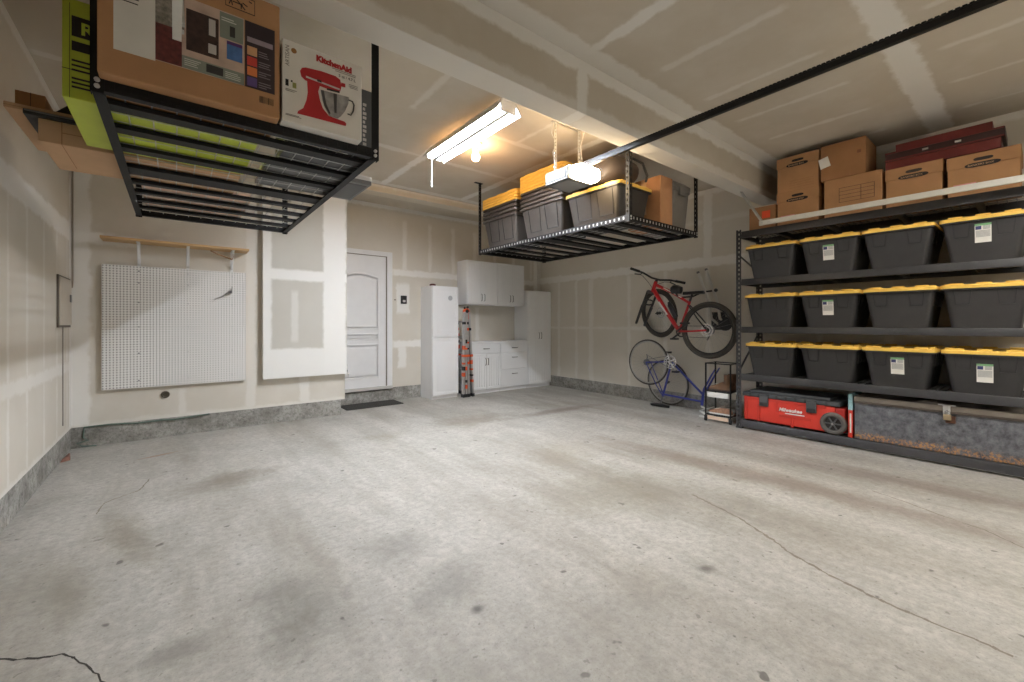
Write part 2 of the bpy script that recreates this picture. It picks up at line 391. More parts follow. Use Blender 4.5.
# ------------------------------------------------------------------ camera and light
cam = bpy.data.cameras.new('camera'); co = bpy.data.objects.new('camera', cam); COL.objects.link(co)
co.location = (0, 0, 1.2); co.rotation_euler = (R(90), 0, R(-38.478))
cam.sensor_width = 36; cam.lens = 424 / 1024 * 36; cam.shift_y = -17 / 1024; cam.clip_start = .02
SC.camera = co
w = bpy.data.worlds.new('world'); SC.world = w; w.use_nodes = True
w.node_tree.nodes['Background'].inputs[0].default_value = (.9, .95, 1, 1)
w.node_tree.nodes['Background'].inputs[1].default_value = .02
SC.view_settings.view_transform = 'Standard'; SC.view_settings.look = 'None'
SC.view_settings.gamma = 1; SC.view_settings.use_curve_mapping = False
SC.view_settings.exposure = 1.3
try: SC.cycles.use_denoising = True; SC.cycles.max_bounces = 8; SC.cycles.sample_clamp_indirect = 6
except Exception: pass
TUBE = EM('fluorescent_tube_glow', (236, 244, 255), 175)
BULB = EM('warm_bulb_glow', (255, 204, 148), 90)
LENS = EM('opener_lamp_glow', (255, 226, 184), 32)

FILL_TUBE = EM('added_fill_tube_glow', (250, 246, 238), 95)  # glow of an added fixture behind the camera that brightens the front bay
def shop_light(name, label, x, y0, y1, z, cord=True, glow=None):
    t = thing(name, label, 'ceiling light', (x, (y0 + y1) / 2, z))
    prof = [(-.126, -.031), (-.12, -.031), (-.06, .055), (.06, .055), (.12, -.031), (.126, -.031), (.066, .066), (-.066, .066)]
    h = MB().prism([(a, b) for a, b in prof], (x, y0, z), (1, 0, 0), (0, 0, 1), -(y1 - y0))
    h.build('reflector', WHITEM, t)
    MB().box((x - .021, y0 + .02, z - .03), (x + .021, y1 - .02, z + .056)).build('ballast_cover', WHITEM, t)
    for yy in (y0 + .004, y1 - .024): MB().box((x - .075, yy, z - .032), (x + .075, yy + .02, z + .055)).build('end_plate', WHITEM, t, .003)
    for dx in (-.052, .052):
        MB().tube([(x + dx, y0 + .025, z + .002), (x + dx, y1 - .025, z + .002)], .019, 10).build('fluorescent_tube', glow or TUBE, t)
    ch = MB()
    for yy in (y0 + .1, y1 - .1):
        for k in range(6): ch.torus((x, yy, z + .072 + k * .012), (1, 0, 0) if k % 2 else (0, 1, 0), .007, .0016, 10, 5)
    ch.build('chain', GALV, t)
    if cord:
        pc = MB().tube([(x - .03, y1 - .02, z), (x - .03, y1 - .015, z - .3)], .0025, 6); pc.ball((x - .03, y1 - .015, z - .31), .009)
        pc.build('pull_cord', PAPER, t)
    return t
shop_light('shop_light', 'lit two-tube white fluorescent shop light hanging from the ceiling with a pull cord', 2.1, 2.68, 3.95, 2.93)
shop_light('shop_light', 'added out-of-view two-tube fill light on the garage door side of the ceiling beam', 3.5, -1.27, -.03, 2.93, False, FILL_TUBE)  # added unseen fill fixture, lifts the near half of the garage

t = thing('ceiling_bulb', 'bare warm light bulb in a white ceiling socket beside the shop light', 'light bulb', (2.43, 3.66, ZC))
MB().lathe([(.07, 0), (.07, -.012), (.045, -.03), (.03, -.055), (.028, -.075)], (2.43, 3.66, ZC), (0, 0, 1), 20).build('lamp_socket', WHITEM, t)
MB().lathe([(.014, -.07), (.016, -.085), (.034, -.11), (.042, -.135), (.036, -.16), (.018, -.176), (.002, -.18)], (2.43, 3.66, ZC), (0, 0, 1), 20).build('bulb', BULB, t)
# ------------------------------------------------------------------ ceiling-hung storage racks
HOLE = M('galvanised_hole_edge', (176, 176, 174), .4, .6)
def angle_post(x, y, z0, z1, sx, sy, mat, parent, w=.04, pitch=.05, slots=True):
    """slotted angle iron: two flanges with real slots"""
    m = MB(); tk = .003
    for ax in (0, 1):
        def bx(a, b, za, zb):
            if ax == 0: m.box((x + sx * a, y, za), (x + sx * b, y + sy * tk, zb))
            else: m.box((x, y + sy * a, za), (x + sx * tk, y + sy * b, zb))
        if not slots:
            bx(0, w, z0, z1); continue
        bx(0, w * .36, z0, z1); bx(w * .7, w, z0, z1)
        z = z0
        while z < z1 - .01:
            bx(w * .36, w * .7, z, min(z + pitch * .55, z1)); z += pitch
    return m.build('post', mat, parent, smooth=0)

def overhead_rack(name, label, x0, x1, y0, y1, z, ys, slots=True):
    t = thing(name, label, 'overhead rack', ((x0 + x1) / 2, (y0 + y1) / 2, z))
    h = .05
    def lbeam(p, q, inward):
        p, q, n = Vector(p), Vector(q), Vector(inward)
        m = MB(); up = Vector((0, 0, 1))
        a = [p, q]
        m.bar(p + up * h / 2, q + up * h / 2, .004, h); m.bar(p + n * .018 + up * .003, q + n * .018 + up * .003, .036, .005)
        d = (q - p); L = d.length; d = d / L; k = .06
        m.k = 1 if slots else 0
        while k < L - .04:     # row of punched slots on the outer face
            c = p + d * k - n * .0035; m.bar(c + up * .014, c + up * .036, .012, .003, up=n); k += .05
        return m
    lbeam((x0, y0, z), (x1, y0, z), (0, 1, 0)).build('front_beam', [BLACKM, GALV], t)
    lbeam((x0, y1, z), (x1, y1, z), (0, -1, 0)).build('rear_beam', [BLACKM, GALV], t)
    lbeam((x0, y0, z), (x0, y1, z), (1, 0, 0)).build('side_beam', [BLACKM, GALV], t)
    lbeam((x1, y0, z), (x1, y1, z), (-1, 0, 0)).build('side_beam', [BLACKM, GALV], t)
    for yy, ww in ys:
        MB().box((x0 + .003, yy - ww * .5, z + .016), (x1 - .003, yy + ww * .5, z + .037)).build('crossbar', BLACKM, t)
    wd = MB(); zz = z + .041
    n = int((x1 - x0) / .085)
    for i in range(1, n): wd.tube([(x0 + (x1 - x0) * i / n, y0 + .006, zz), (x0 + (x1 - x0) * i / n, y1 - .006, zz)], .003, 5)
    n = int((y1 - y0) / .1)
    for i in range(1, n): wd.tube([(x0 + .006, y0 + (y1 - y0) * i / n, zz - .003), (x1 - .006, y0 + (y1 - y0) * i / n, zz - .003)], .0022, 5)
    wd.build('wire_mesh_deck', GALV, t)
    for xx, sx in ((x0 - .004, 1), (x1 + .004, -1)):
        for yy, sy in ((y0 - .004, 1), (y1 + .004, -1)):
            angle_post(xx, yy, z - .01, ZC - .004, sx, sy, BLACKM, t, slots=slots)
            b = MB().box((xx - .06, yy - .02, ZC - .006), (xx + .06, yy + .02, ZC - .001)).box((xx - .012, yy - .02, ZC - .05), (xx + .012, yy - .016, ZC - .004))
            b.build('ceiling_bracket', BLACKM, t)
            for q in (.012, .036): MB().lathe([(.009, 0), (.009, .006), (.004, .008)], (xx + sx * .02, yy, z + q), (0, -sy, 0), 10).build('bolt', GALV, t)
    return t
ys1 = [(2.46, .075), (2.73, .075), (3.01, .075), (3.40, .15), (3.68, .06), (3.94, .06), (4.2, .06), (4.46, .06)]
overhead_rack('overhead_rack', 'black ceiling rack holding big cartons above the pegboard', -.25, .866, 2.265, 4.69, 2.1, ys1, False)
ys2 = [(2.5, .07), (2.76, .07), (3.02, .07), (3.26, .07), (3.47, .14), (3.7, .07), (3.96, .07), (4.22, .07), (4.46, .07)]
overhead_rack('overhead_rack', 'black ceiling rack past the beam, holding yellow-lidded totes', 3.14, 4.31, 2.285, 4.65, 2.12, ys2)
ZD = 2.1445                                   # top of the first deck's wires

# --- big carton with a printed front
t = thing('appliance_carton', 'large brown carton with colour photo panels and icons printed on its front', 'box', (.075, 2.5, ZD))
MB().box((-.228, 2.2, ZD), (.379, 2.5, 2.665)).build('carton', CARD, t, .006)
def patch(root, name, mat, rects, y=2.2, d=.0012, bev=0):
    if 'text' in name or 'print' in name or name == 'barcode_print':
        m = MB()
        for (x0, x1, z0, z1) in rects: m.box((x0, y - d, z0), (x1, y, z1))
        return m.build(name, mat, root, bev, smooth=0)
    for (x0, x1, z0, z1) in rects: MB().box((x0, y - d, z0), (x1, y, z1)).build(name, mat, root, bev, smooth=0)
patch(t, 'white_sheet', PAPER, [(-.183, -.061, 2.245, 2.6)])
m = MB()
for i in range(9): m.box((-.17, 2.1984, 2.44 + i * .017), (-.17 + random.uniform(.05, .1), 2.199, 2.444 + i * .017))
m.build('line_print', INK, t)
patch(t, 'photo_panel', M('print_pale_pink', (196, 172, 156), .5, 0, .2, 12), [(-.061, .239, 2.25, 2.545)])
patch(t, 'photo_foliage', M('print_mottled_grey', (132, 126, 116), .5, 0, .5, 60), [(-.061, .03, 2.40, 2.545)], d=.002)
patch(t, 'photo_red_sofa', M('print_dark_red', (96, 42, 40), .5, 0, .5, 50), [(-.061, .022, 2.252, 2.40)], d=.0022)
patch(t, 'photo_dark_room', M('print_dark_brown', (56, 38, 34), .5, 0, .5, 40), [(.036, .146, 2.33, 2.50)], d=.002)
patch(t, 'photo_mirror', M('print_pale_grey', (190, 186, 182), .4), [(.112, .135, 2.42, 2.49), (.11, .138, 2.345, 2.385)], d=.0026)
patch(t, 'photo_grey_green', M('print_grey_green', (132, 140, 128), .5, 0, .08), [(.022, .239, 2.252, 2.302), (.15, .235, 2.43, 2.54)], d=.0022)
patch(t, 'photo_inset', M('print_charcoal', (52, 50, 50), .5), [(.103, .162, 2.262, 2.296), (.186, .205, 2.445, 2.49)], d=.0028)
patch(t, 'photo_blue_card', M('print_blue', (74, 116, 176), .5, 0, .25, 30), [(.175, .232, 2.346, 2.41)], d=.0026)
patch(t, 'photo_purple_strip', M('print_purple', (92, 56, 120), .5), [(.175, .232, 2.41, 2.424)], d=.0026)
patch(t, 'dark_feature_panel', M('print_plum_black', (48, 36, 42), .5), [(.242, .358, 2.251, 2.543)], d=.0016)
patch(t, 'feature_icon', M('print_tan_icon', (206, 160, 116), .5), [(.25, .288, 2.395, 2.434)], d=.0024)
patch(t, 'feature_icon', M('print_red_icon', (202, 66, 56), .5), [(.25, .288, 2.349, 2.388)], d=.0024)
patch(t, 'feature_icon', M('print_orange_icon', (222, 128, 70), .5), [(.25, .288, 2.305, 2.343)], d=.0024)
patch(t, 'feature_icon', M('print_violet_icon', (96, 76, 136), .5), [(.25, .288, 2.258, 2.298)], d=.0024)
patch(t, 'feature_heading', M('print_lilac_grey', (150, 138, 146), .5), [(.25, .35, 2.452, 2.475)], d=.0022)
patch(t, 'feature_text', M('print_faint_grey', (120, 112, 116), .5), [(.294, .294 + random.uniform(.03, .052), zz, zz + .004) for zz in (2.262, 2.272, 2.283, 2.31, 2.32, 2.33, 2.354, 2.364, 2.374, 2.4, 2.41, 2.42)], d=.0022)
patch(t, 'caption_text', M('print_white_grey', (206, 208, 200), .5), [(.03, .03 + random.uniform(.04, .06), zz, zz + .003) for zz in (2.265, 2.273, 2.281, 2.289)] + [(.17, .17 + random.uniform(.04, .06), zz, zz + .003) for zz in (2.262, 2.27, 2.278, 2.286)] + [(.156, .2, 2.515, 2.519), (.156, .21, 2.505, 2.509)], d=.0028)
patch(t, 'barcode_print', INK, [(.298 + i * .0047, .298 + i * .0047 + random.choice((.0014, .0026)), 2.197, 2.227) for i in range(12)])
dr = MB()
for (a, b, c, d_) in ((.17, .28, 2.576, 2.579), (.17, .28, 2.64, 2.643), (.17, .172, 2.576, 2.643), (.278, .28, 2.576, 2.643)): dr.box((a, 2.199, c), (b, 2.2, d_))
for i in range(8): dr.bar((random.uniform(.18, .27), 2.1993, random.uniform(2.585, 2.635)), (random.uniform(.18, .27), 2.1993, random.uniform(2.585, 2.635)), .004, .0012, up=(0, 1, 0))
dr.build('drawing_print', INK, t)

# --- stand-mixer box
MXW = M('glossy_white_carton', (226, 222, 214), .35, 0, .03)
MXR = M('print_crimson', (176, 34, 40), .35, 0, .05)
t = thing('mixer_carton', 'white stand mixer box with a red mixer pictured on its front', 'box', (.572, 2.3, ZD))
MB().box((.389, 2.2, ZD), (.756, 2.425, 2.528)).build('carton', MXW, t, .003)
def flat(root, name, mat, polys, y=2.2, d=.0012):
    m = MB()
    for p in polys: m.prism(p, (0, y, 0), (1, 0, 0), (0, 0, 1), d)
    return m.build(name, mat, root, smooth=0)
flat(t, 'mixer_head_print', MXR, [[(.464, 2.4), (.472, 2.418), (.49, 2.426), (.56, 2.434), (.625, 2.434), (.648, 2.424), (.653, 2.4), (.653, 2.385), (.648, 2.366), (.6, 2.356), (.487, 2.364), (.47, 2.376)], [(.653, 2.412), (.673, 2.412), (.673, 2.394), (.653, 2.392)]])
flat(t, 'mixer_stand_print', MXR, [[(.495, 2.364), (.553, 2.362), (.545, 2.33), (.553, 2.29), (.566, 2.255), (.595, 2.226), (.67, 2.22), (.678, 2.212), (.675, 2.2), (.452, 2.195), (.456, 2.208), (.478, 2.228), (.492, 2.27), (.498, 2.31)]], d=.0014)
flat(t, 'mixer_band_print', M('print_silver', (196, 192, 188), .3), [[(.49, 2.386), (.645, 2.378), (.645, 2.370), (.49, 2.378)]], d=.0022)
flat(t, 'mixer_knob_print', INK, [[(.54, 2.388), (.56, 2.387), (.56, 2.377), (.54, 2.378)], [(.585, 2.352), (.645, 2.356), (.645, 2.364), (.585, 2.360)]], d=.0026)
flat(t, 'bowl_print', M('print_steel_grey', (152, 150, 148), .3, .2, .3, 25), [[(.556, 2.342), (.69, 2.35), (.688, 2.318), (.672, 2.275), (.652, 2.242), (.636, 2.226), (.598, 2.226), (.575, 2.262), (.562, 2.3)]], d=.0022)
flat(t, 'bowl_shade_print', M('print_dark_steel', (74, 72, 72), .3, .2), [[(.556, 2.342), (.57, 2.343), (.582, 2.28), (.602, 2.24), (.595, 2.236), (.572, 2.27)], [(.615, 2.345), (.632, 2.346), (.63, 2.25), (.62, 2.25)]], d=.0028)
hb = MB().tube([(.688, 2.1985, 2.336), (.708, 2.1985, 2.334), (.716, 2.1985, 2.318), (.712, 2.1985, 2.285), (.7, 2.1985, 2.262), (.684, 2.1985, 2.264)], .0032, 6)
hb.build('bowl_handle_print', M('print_dark_steel', (74, 72, 72)), t)
MB().text('KitchenAid', .038, (.536, 2.199, 2.478), (1, 0, -.012), (0, 0, 1), .0006, 'LEFT', .0026, 0, .98).build('brand_lettering', MXR, t)
MB().text('ARTISAN', .024, (.418, 2.199, 2.405), (0, 0, 1), (-1, 0, 0), .0005).build('side_lettering', M('print_grey_brown', (128, 120, 110), .5), t)
MB().text('5 qt / 4.7 L', .019, (.64, 2.199, 2.437), (1, 0, 0), (0, 0, 1), .0005).build('capacity_lettering', INK, t)
m = MB()
for zz, a, b in ((2.468, .61, .725), (2.46, .625, .725), (2.415, .69, .735), (2.407, .69, .735), (2.40, .695, .735), (2.296, .402, .45), (2.289, .402, .44), (2.18, .402, .46), (2.175, .402, .47)): m.box((a, 2.199, zz), (b, 2.2, zz + .0025))
m.build('small_print', M('print_grey_brown', (128, 120, 110)), t)
m = MB().disc((.438, 2.1994, 2.485), (0, 1, 0), .012, .0012); m.build('seal_print', M('print_bronze', (150, 104, 52)), t)
patch(t, 'inset_photo', INK, [(.402, .415, 2.312, 2.342), (.425, .432, 2.335, 2.343)]); patch(t, 'inset_photo', M('print_olive', (150, 150, 84)), [(.432, .448, 2.31, 2.335)])

# --- dark grey carton behind the mixer box
t = thing('grey_carton', 'dark grey carton with pale side lettering just behind the mixer box', 'box', (.68, 2.6, ZD))
MB().box((.46, 2.432, ZD), (.905, 2.80, 2.545)).build('carton', M('charcoal_carton', (84, 86, 88), .55, 0, .06), t, .003)
m = MB()
for k in range(11): m.box((.842, 2.4312, 2.2 + k * .025), (.862 if k % 3 else .855, 2.4322, 2.216 + k * .025))
m.build('side_lettering', M('print_pale_grey', (190, 186, 182)), t)

# --- lime carton
LIME = M('lime_carton', (186, 200, 62), .5, 0, .05)
t = thing('lime_carton', 'tall lime green tool carton with black print overhanging the rack', 'box', (0, 2.9, ZD))
MB().box((-.366, 2.53, ZD), (.34, 3.16, 2.56)).build('carton', LIME, t, .003)
flat(t, 'black_square', INK, [[(-.338, 2.405), (-.24, 2.405), (-.24, 2.49), (-.338, 2.49)]], y=2.53)
MB().text('R', .07, (-.312, 2.5285, 2.42), (1, 0, 0), (0, 0, 1), .0006, 'LEFT', .002).build('brand_initial', LIME, t)
m = MB().box((-.338, 2.529, 2.345), (-.262, 2.53, 2.385))
for k, wd in enumerate((.09, .1, .085)): m.box((-.338, 2.529, 2.30 - k * .02), (-.338 + wd, 2.53, 2.308 - k * .02))
for k, wd in enumerate((.1, .08, .09)): m.box((-.338, 2.529, 2.225 - k * .018), (-.338 + wd, 2.53, 2.233 - k * .018))
m.box((-.366, 2.5292, 2.262), (-.2, 2.53, 2.2645)).box((-.3445, 2.5292, ZD), (-.343, 2.53, 2.54))
m.build('line_print', INK, t)

# --- flat cartons stacked toward the left wall
t = thing('long_carton', 'long plain tan carton at the bottom of the overhead stack above the electrical panel', 'box', (-.1, 3.5, ZD))
MB().box((-.552, 3.225, ZD), (.33, 3.745, 2.262)).build('carton', CARDL, t, .003)
m = MB().box((-.468, 3.222, ZD), (-.465, 3.2255, 2.262)).box((-.468, 3.222, 2.205), (.3, 3.2255, 2.2075)).box((-.468, 3.23, ZD - .001), (-.465, 3.66, ZD + .0005))
m.build('flap_seam', CARDD, t)
t = thing('folded_tarp', 'thin black folded sheet lying between the two tan cartons overhead', 'folded sheet', (-.1, 3.45, 2.2625))
MB().box((-.60, 3.2, 2.2625), (.2, 3.76, 2.288)).build('fold', BLKP, t, .003)
MB().box((-.595, 3.196, 2.278), (.195, 3.2, 2.286)).build('trim_strip', GREYM, t)
t = thing('flat_carton', 'flat tan carton on top of the overhead stack, nearest the wall', 'box', (-.2, 3.5, 2.2885))
m = MB().box((-.672, 3.24, 2.2885), (.2, 3.93, 2.318)); m.build('carton', CARDL, t, .002)
MB().box((-.672, 3.2385, 2.302), (.2, 3.2405, 2.3035)).build('flap_seam', CARDD, t)
t = thing('small_carton', 'small brown carton standing on the flat carton up beside the wall', 'box', (-.62, 3.5, 2.3185))
MB().box((-.665, 3.40, 2.3185), (-.555, 3.60, 2.445)).build('carton', CARDD, t, .002)
MB().box((-.61, 3.398, 2.36), (-.608, 3.4005, 2.445)).box((-.61, 3.398, 2.36), (-.555, 3.4005, 2.362)).build('flap_seam', INK, t)
b = MB(); b.loft([rrect(-.44, 3.5, 2.3187, .21, .26, .05), rrect(-.44, 3.5, 2.36, .20, .22, .05), rrect(-.425, 3.5, 2.44, .10, .15, .03), rrect(-.42, 3.5, 2.455, .06, .10, .02)])
tag(b.build('black_pouch', M('black_fabric', (34, 32, 32), .9, 0, .15, 30)), 'soft black pouch beside the small brown carton on the flat carton', 'pouch')
t = thing('grey_case', 'flat grey plastic case sticking out past the edge of the carton rack', 'case', (.8, 3.1, ZD))
MB().box((.42, 2.86, ZD), (1.05, 3.31, 2.172)).build('case_bottom', M('mid_grey_plastic', (112, 112, 112), .5), t, .004)
MB().box((.42, 2.86, 2.172), (1.05, 3.31, 2.2)).build('case_lid', M('pale_grey_plastic', (206, 204, 200), .5), t, .004)
MB().box((.9, 2.9, ZD - .003), (1.03, 3.27, ZD + .001)).build('ribbed_base', M('dark_grey_plastic', (84, 84, 84), .6), t)
# more cartons at the back of the rack, seen through its deck
t = thing('pale_carton', 'low pale carton seen through the rear deck of the carton rack', 'box', (.25, 4.2, ZD))
MB().box((-.18, 3.80, ZD), (.46, 4.5, 2.27)).build('carton', M('rosy_cardboard', (206, 178, 156), .8, 0, .06), t, .003)
MB().box((-.18, 3.7985, 2.205), (.46, 3.8005, 2.2065)).build('flap_seam', CARDD, t)

# ------------------------------------------------------------------ totes
def tote_meshes(root, L, W, H, mat, lid=None, slots='short'):
    """tapered tote, L along local x (short end faces -x), W along y; base at z=0"""
    m = MB(); r = .035
    hb = H - (.035 if lid else 0.0)
    rings = [rrect(0, 0, 0, L * .80, W * .74, r), rrect(0, 0, .012, L * .815, W * .755, r), rrect(0, 0, hb * .93, L * .93, W * .93, r), rrect(0, 0, hb * .935, L * .99, W * .99, r),
             rrect(0, 0, hb, L * .99, W * .99, r), rrect(0, 0, hb, L * .955, W * .955, r), rrect(0, 0, hb * .93, L * .915, W * .915, r), rrect(0, 0, .016, L * .79, W * .73, r)]
    m.loft(rings)
    body = m.build('tub', mat, root, smooth=40)
    def pocket(side, c, wd, lo=.58):
        """raised outline of a moulded grip panel: two uprights and a foot"""
        k = MB(); z1, z0 = hb * .925, hb * lo; half, b0 = (L / 2, .815) if side == 'x' else (W / 2, .755)
        def px(z): return half * (b0 + (.93 - b0) * (z - .012) / (hb * .93 - .012)) + .001
        y0, y1 = c - wd / 2, c + wd / 2; ins = min(.012, wd * .12)
        for pa, pb in (((y0, z1), (y0 + ins, z0)), ((y1, z1), (y1 - ins, z0)), ((y0 + ins - .003, z0), (y1 - ins + .003, z0))):
            if side == 'x': k.bar((-px(pa[1]), pa[0], pa[1]), (-px(pb[1]), pb[0], pb[1]), .007, .007, up=(-1, 0, .2))
            else: k.bar((pa[0], slots_y * px(pa[1]), pa[1]), (pb[0], slots_y * px(pb[1]), pb[1]), .007, .007, up=(0, slots_y, .2))
        k.build('grip_pocket', BLKP, root)
    if slots == 'short':
        for c in (-W * .24, W * .24): pocket('x', c, W * .2)
        slots_y = -1
        for c in (-L * .24, L * .06, L * .3): pocket('y', c, L * .14)
    else:
        slots_y = 1
        for c in (-L * .22, L * .16): pocket('y', c, L * .27, .22)
        slots_y = -1
        for c in (-L * .22, L * .16): pocket('y', c, L * .27, .22)
    if lid: lid_mesh(root, L, W, hb, lid)
    return body
def lid_mesh(root, L, W, z, mat, name='lid'):
    m = MB(); r = .04
    m.loft([rrect(0, 0, z - .012, L, W, r), rrect(0, 0, z + .014, L * 1.0, W * 1.0, r), rrect(0, 0, z + .02, L * .975, W * .965, r), rrect(0, 0, z + .02, L * .9, W * .86, r), rrect(0, 0, z + .012, L * .88, W * .84, r)])
    for sx in (-1, 1):
        for c in (-.31, 0, .31): m.box((sx * L * .4, c * W - W * .085, z + .012), (sx * L * .475, c * W + W * .085, z + .032))
    for sy in (-1, 1):
        for c in (-.3, 0, .3): m.box((c * L - L * .07, sy * W * .395, z + .012), (c * L + L * .07, sy * W * .465, z + .032))
    return m.build(name, mat, root, .003, 1, smooth=40)
# --- contents of the far ceiling rack (totes turned with their long side toward the camera's left)
Z2 = 2.1645
def far_tote(label, y0, y1, z, lid, group=None):
    t = thing('storage_tote', label, 'storage tote', (3.42, (y0 + y1) / 2, z), group, (0, 0, R(90)))
    tote_meshes(t, y1 - y0, .53, .37, TOTEG, lid, 'long')
    return t
far_tote('single grey-black tote with a yellow lid, nearest on the far ceiling rack', 2.40, 3.10, Z2, YEL)
a = far_tote('lowest tote of the middle nested stack on the far ceiling rack', 3.13, 3.84, Z2, None, 'middle nest of totes')
for k, w_ in enumerate(('second', 'third', 'fourth', 'topmost')):
    copy_tree(a, (3.42, 3.485, Z2 + .045 * (k + 1)), w_ + (' tote from the bottom' if k < 3 else ' tote') + ' of the middle nested stack on the far ceiling rack', 'middle nest of totes', R(90))
b_ = far_tote('lowest tote of the farthest nested stack on the far ceiling rack', 3.90, 4.61, Z2, None, 'far nest of totes')
for k, w_ in enumerate(('second', 'third', 'topmost')):
    copy_tree(b_, (3.42, 4.255, Z2 + .05 * (k + 1)), w_ + (' tote from the bottom' if k < 2 else ' tote') + ' of the farthest nested stack on the far ceiling rack', 'far nest of totes', R(90))
def loose_lids(yc, z, n, names, group, where):
    first = None
    for k in range(n):
        lab = names[k] + ' yellow lid of the stack on the ' + where
        if first is None:
            first = tag(lid_mesh(None, .72, .53, .012, YEL, 'tote_lid'), lab, 'lid', group); first.location = (3.42, yc, z); first.rotation_euler = (0, 0, R(90))
        else: copy_tree(first, (3.42, yc, z + .0325 * k), lab, group, R(90))
loose_lids(3.485, Z2 + .37 + .18 + .0005, 6, ('lowest', 'second', 'third', 'fourth', 'fifth', 'topmost'), 'lids on the middle nest', 'middle nested totes')
loose_lids(4.255, Z2 + .37 + .15 + .0005, 4, ('lowest', 'second', 'third', 'topmost'), 'lids on the far nest', 'farthest nested totes')

BAG = M('dark_brown_nylon', (58, 50, 46), .6, 0, .25, 12, .4, 22)
m = MB()
zb = Z2 + .37 + .021
rings = []
for i, (xx, sc) in enumerate(((3.17, .35), (3.2, .72), (3.3, .96), (3.42, 1.0), (3.52, .96), (3.6, .75), (3.64, .4))):
    ring = []
    for j in range(18):
        a = 2 * PI * j / 18; rr = 1 + .05 * math.sin(3 * a + i) + random.uniform(-.02, .02)
        ring.append((xx, 2.72 + .27 * sc * math.cos(a) * rr, zb + max(0, .15 + .15 * (.5 + .5 * sc) * math.sin(a) * rr - (1 - sc) * .05)))
    rings.append(ring)
m.loft(rings)
bag = m.build('duffel_bag', BAG, smooth=60); tag(bag, 'dark soft bag lying on the yellow-lidded tote behind the door opener', 'bag')
st = MB().tube([(3.45, 2.50, zb + .26), (3.55, 2.43, zb + .2), (3.58, 2.40, zb + .08), (3.57, 2.41, zb + .02)], .012, 6)
st.build('bag_strap', BLKP, bag)

t = thing('brown_carton', 'tall plain brown carton between the grey-lidded tote and the yellow-lidded tote overhead', 'box', (3.82, 2.5, Z2))
MB().box((3.715, 2.34, Z2), (3.925, 2.72, 2.66)).build('carton', M('orange_kraft', (176, 128, 88), .8, 0, .06), t, .003)
MB().box((3.713, 2.50, 2.3), (3.7155, 2.56, 2.66)).build('packing_tape', CARDL, t)
t = thing('grey_tote', 'tall grey plastic tote with a grey lid on the far ceiling rack', 'storage tote', (4.11, 2.60, Z2), None, (0, 0, R(90)))
GT = M('grey_translucent_plastic', (112, 108, 102), .45, 0, .05)
m = MB(); m.loft([rrect(0, 0, 0, .44, .30, .04), rrect(0, 0, .40, .50, .345, .04), rrect(0, 0, .405, .52, .36, .04), rrect(0, 0, .44, .52, .36, .04)]); m.build('tub', GT, t)
m = MB(); m.loft([rrect(0, 0, .435, .53, .37, .04), rrect(0, 0, .47, .53, .37, .04), rrect(0, 0, .50, .47, .31, .05), rrect(0, 0, .505, .40, .25, .05)]); m.build('lid', GT, t)
MB().box((-.275, -.06, .36), (-.255, .06, .44)).build('handle_latch', M('grey_plastic_dark', (112, 108, 104)), t, .004)

# ------------------------------------------------------------------ steel shelving along the right wall
XF, XB, Y0, Y1 = 5.10, 5.70, -.075, 2.235
LEV = [(.022, .10), (.555, .63), (1.10, 1.168), (1.645, 1.715), (2.187, 2.262)]
SH = M('hammered_black_steel', (58, 58, 60), .42, .1, .1, 25)
t = thing('steel_shelving', 'long five-level black steel shelving unit full of totes', 'shelving', ((XF + XB) / 2, (Y0 + Y1) / 2, 0))
for xx, sx in ((XF, 1), (XB, -1)):
    for yy, sy in ((Y1, -1), (Y0, 1)):
        p = angle_post(xx, yy, 0, 2.285, sx, sy, SH, t, .055, .051)
        MB().box((xx - .004 * sx, yy + .004 * -sy, 0), (xx + .06 * sx, yy + .06 * sy, .012)).build('foot_cap', BLKP, p)
for z0, z1 in LEV:
    for xx, sx in ((XF - .002, 1), (XB + .002, -1)):
        m = MB(); prof = [(0, z0), (.03, z0), (.03, z1 - .02), (.016, z1), (.004, z1), (0, z1 - .006)]
        m.prism([(a * sx, b) for a, b in prof], (xx, Y1 - .058 if sx > 0 else Y0 + .058, 0), (1, 0, 0), (0, 0, 1), (Y1 - Y0 - .116) * (1 if sx > 0 else -1)) if sx > 0 else m.prism([(a * sx, b) for a, b in prof], (xx, Y0 + .058, 0), (1, 0, 0), (0, 0, 1), -(Y1 - Y0 - .116))
        m.build('beam', SH, t, .002)
    for yy in (Y1 - .03, Y0 + .03): MB().box((XF + .06, yy - .012, z0 + .01), (XB - .06, yy + .012, z1 - .02)).build('end_beam', SH, t)
    wd = MB(); zz = z1 - .012
    for i in range(1, 40): wd.box((XF + .012, Y0 + .06 + (Y1 - Y0 - .12) * i / 40 - .002, zz), (XB - .012, Y0 + .06 + (Y1 - Y0 - .12) * i / 40 + .002, zz + .006))
    for i in range(1, 8): wd.box((XF + (XB - XF) * i / 8 - .002, Y0 + .06, zz - .004), (XF + (XB - XF) * i / 8 + .002, Y1 - .06, zz))
    wd.build('wire_mesh_deck', GREYM, t)
    if z0 > .3:
        for yy in (.35, .85, 1.4, 1.85): MB().box((XF + .01, yy - .02, z0 + .012), (XB - .01, yy + .02, zz - .005)).build('deck_support', SH, t)
for za, zb_ in ((.65, 1.05), (2.0, 1.85)): MB().bar((XF + .05, Y1 - .012, za), (XB - .05, Y1 - .012, zb_), .004, .022, up=(0, 1, 0)).build('side_brace', SH, t)

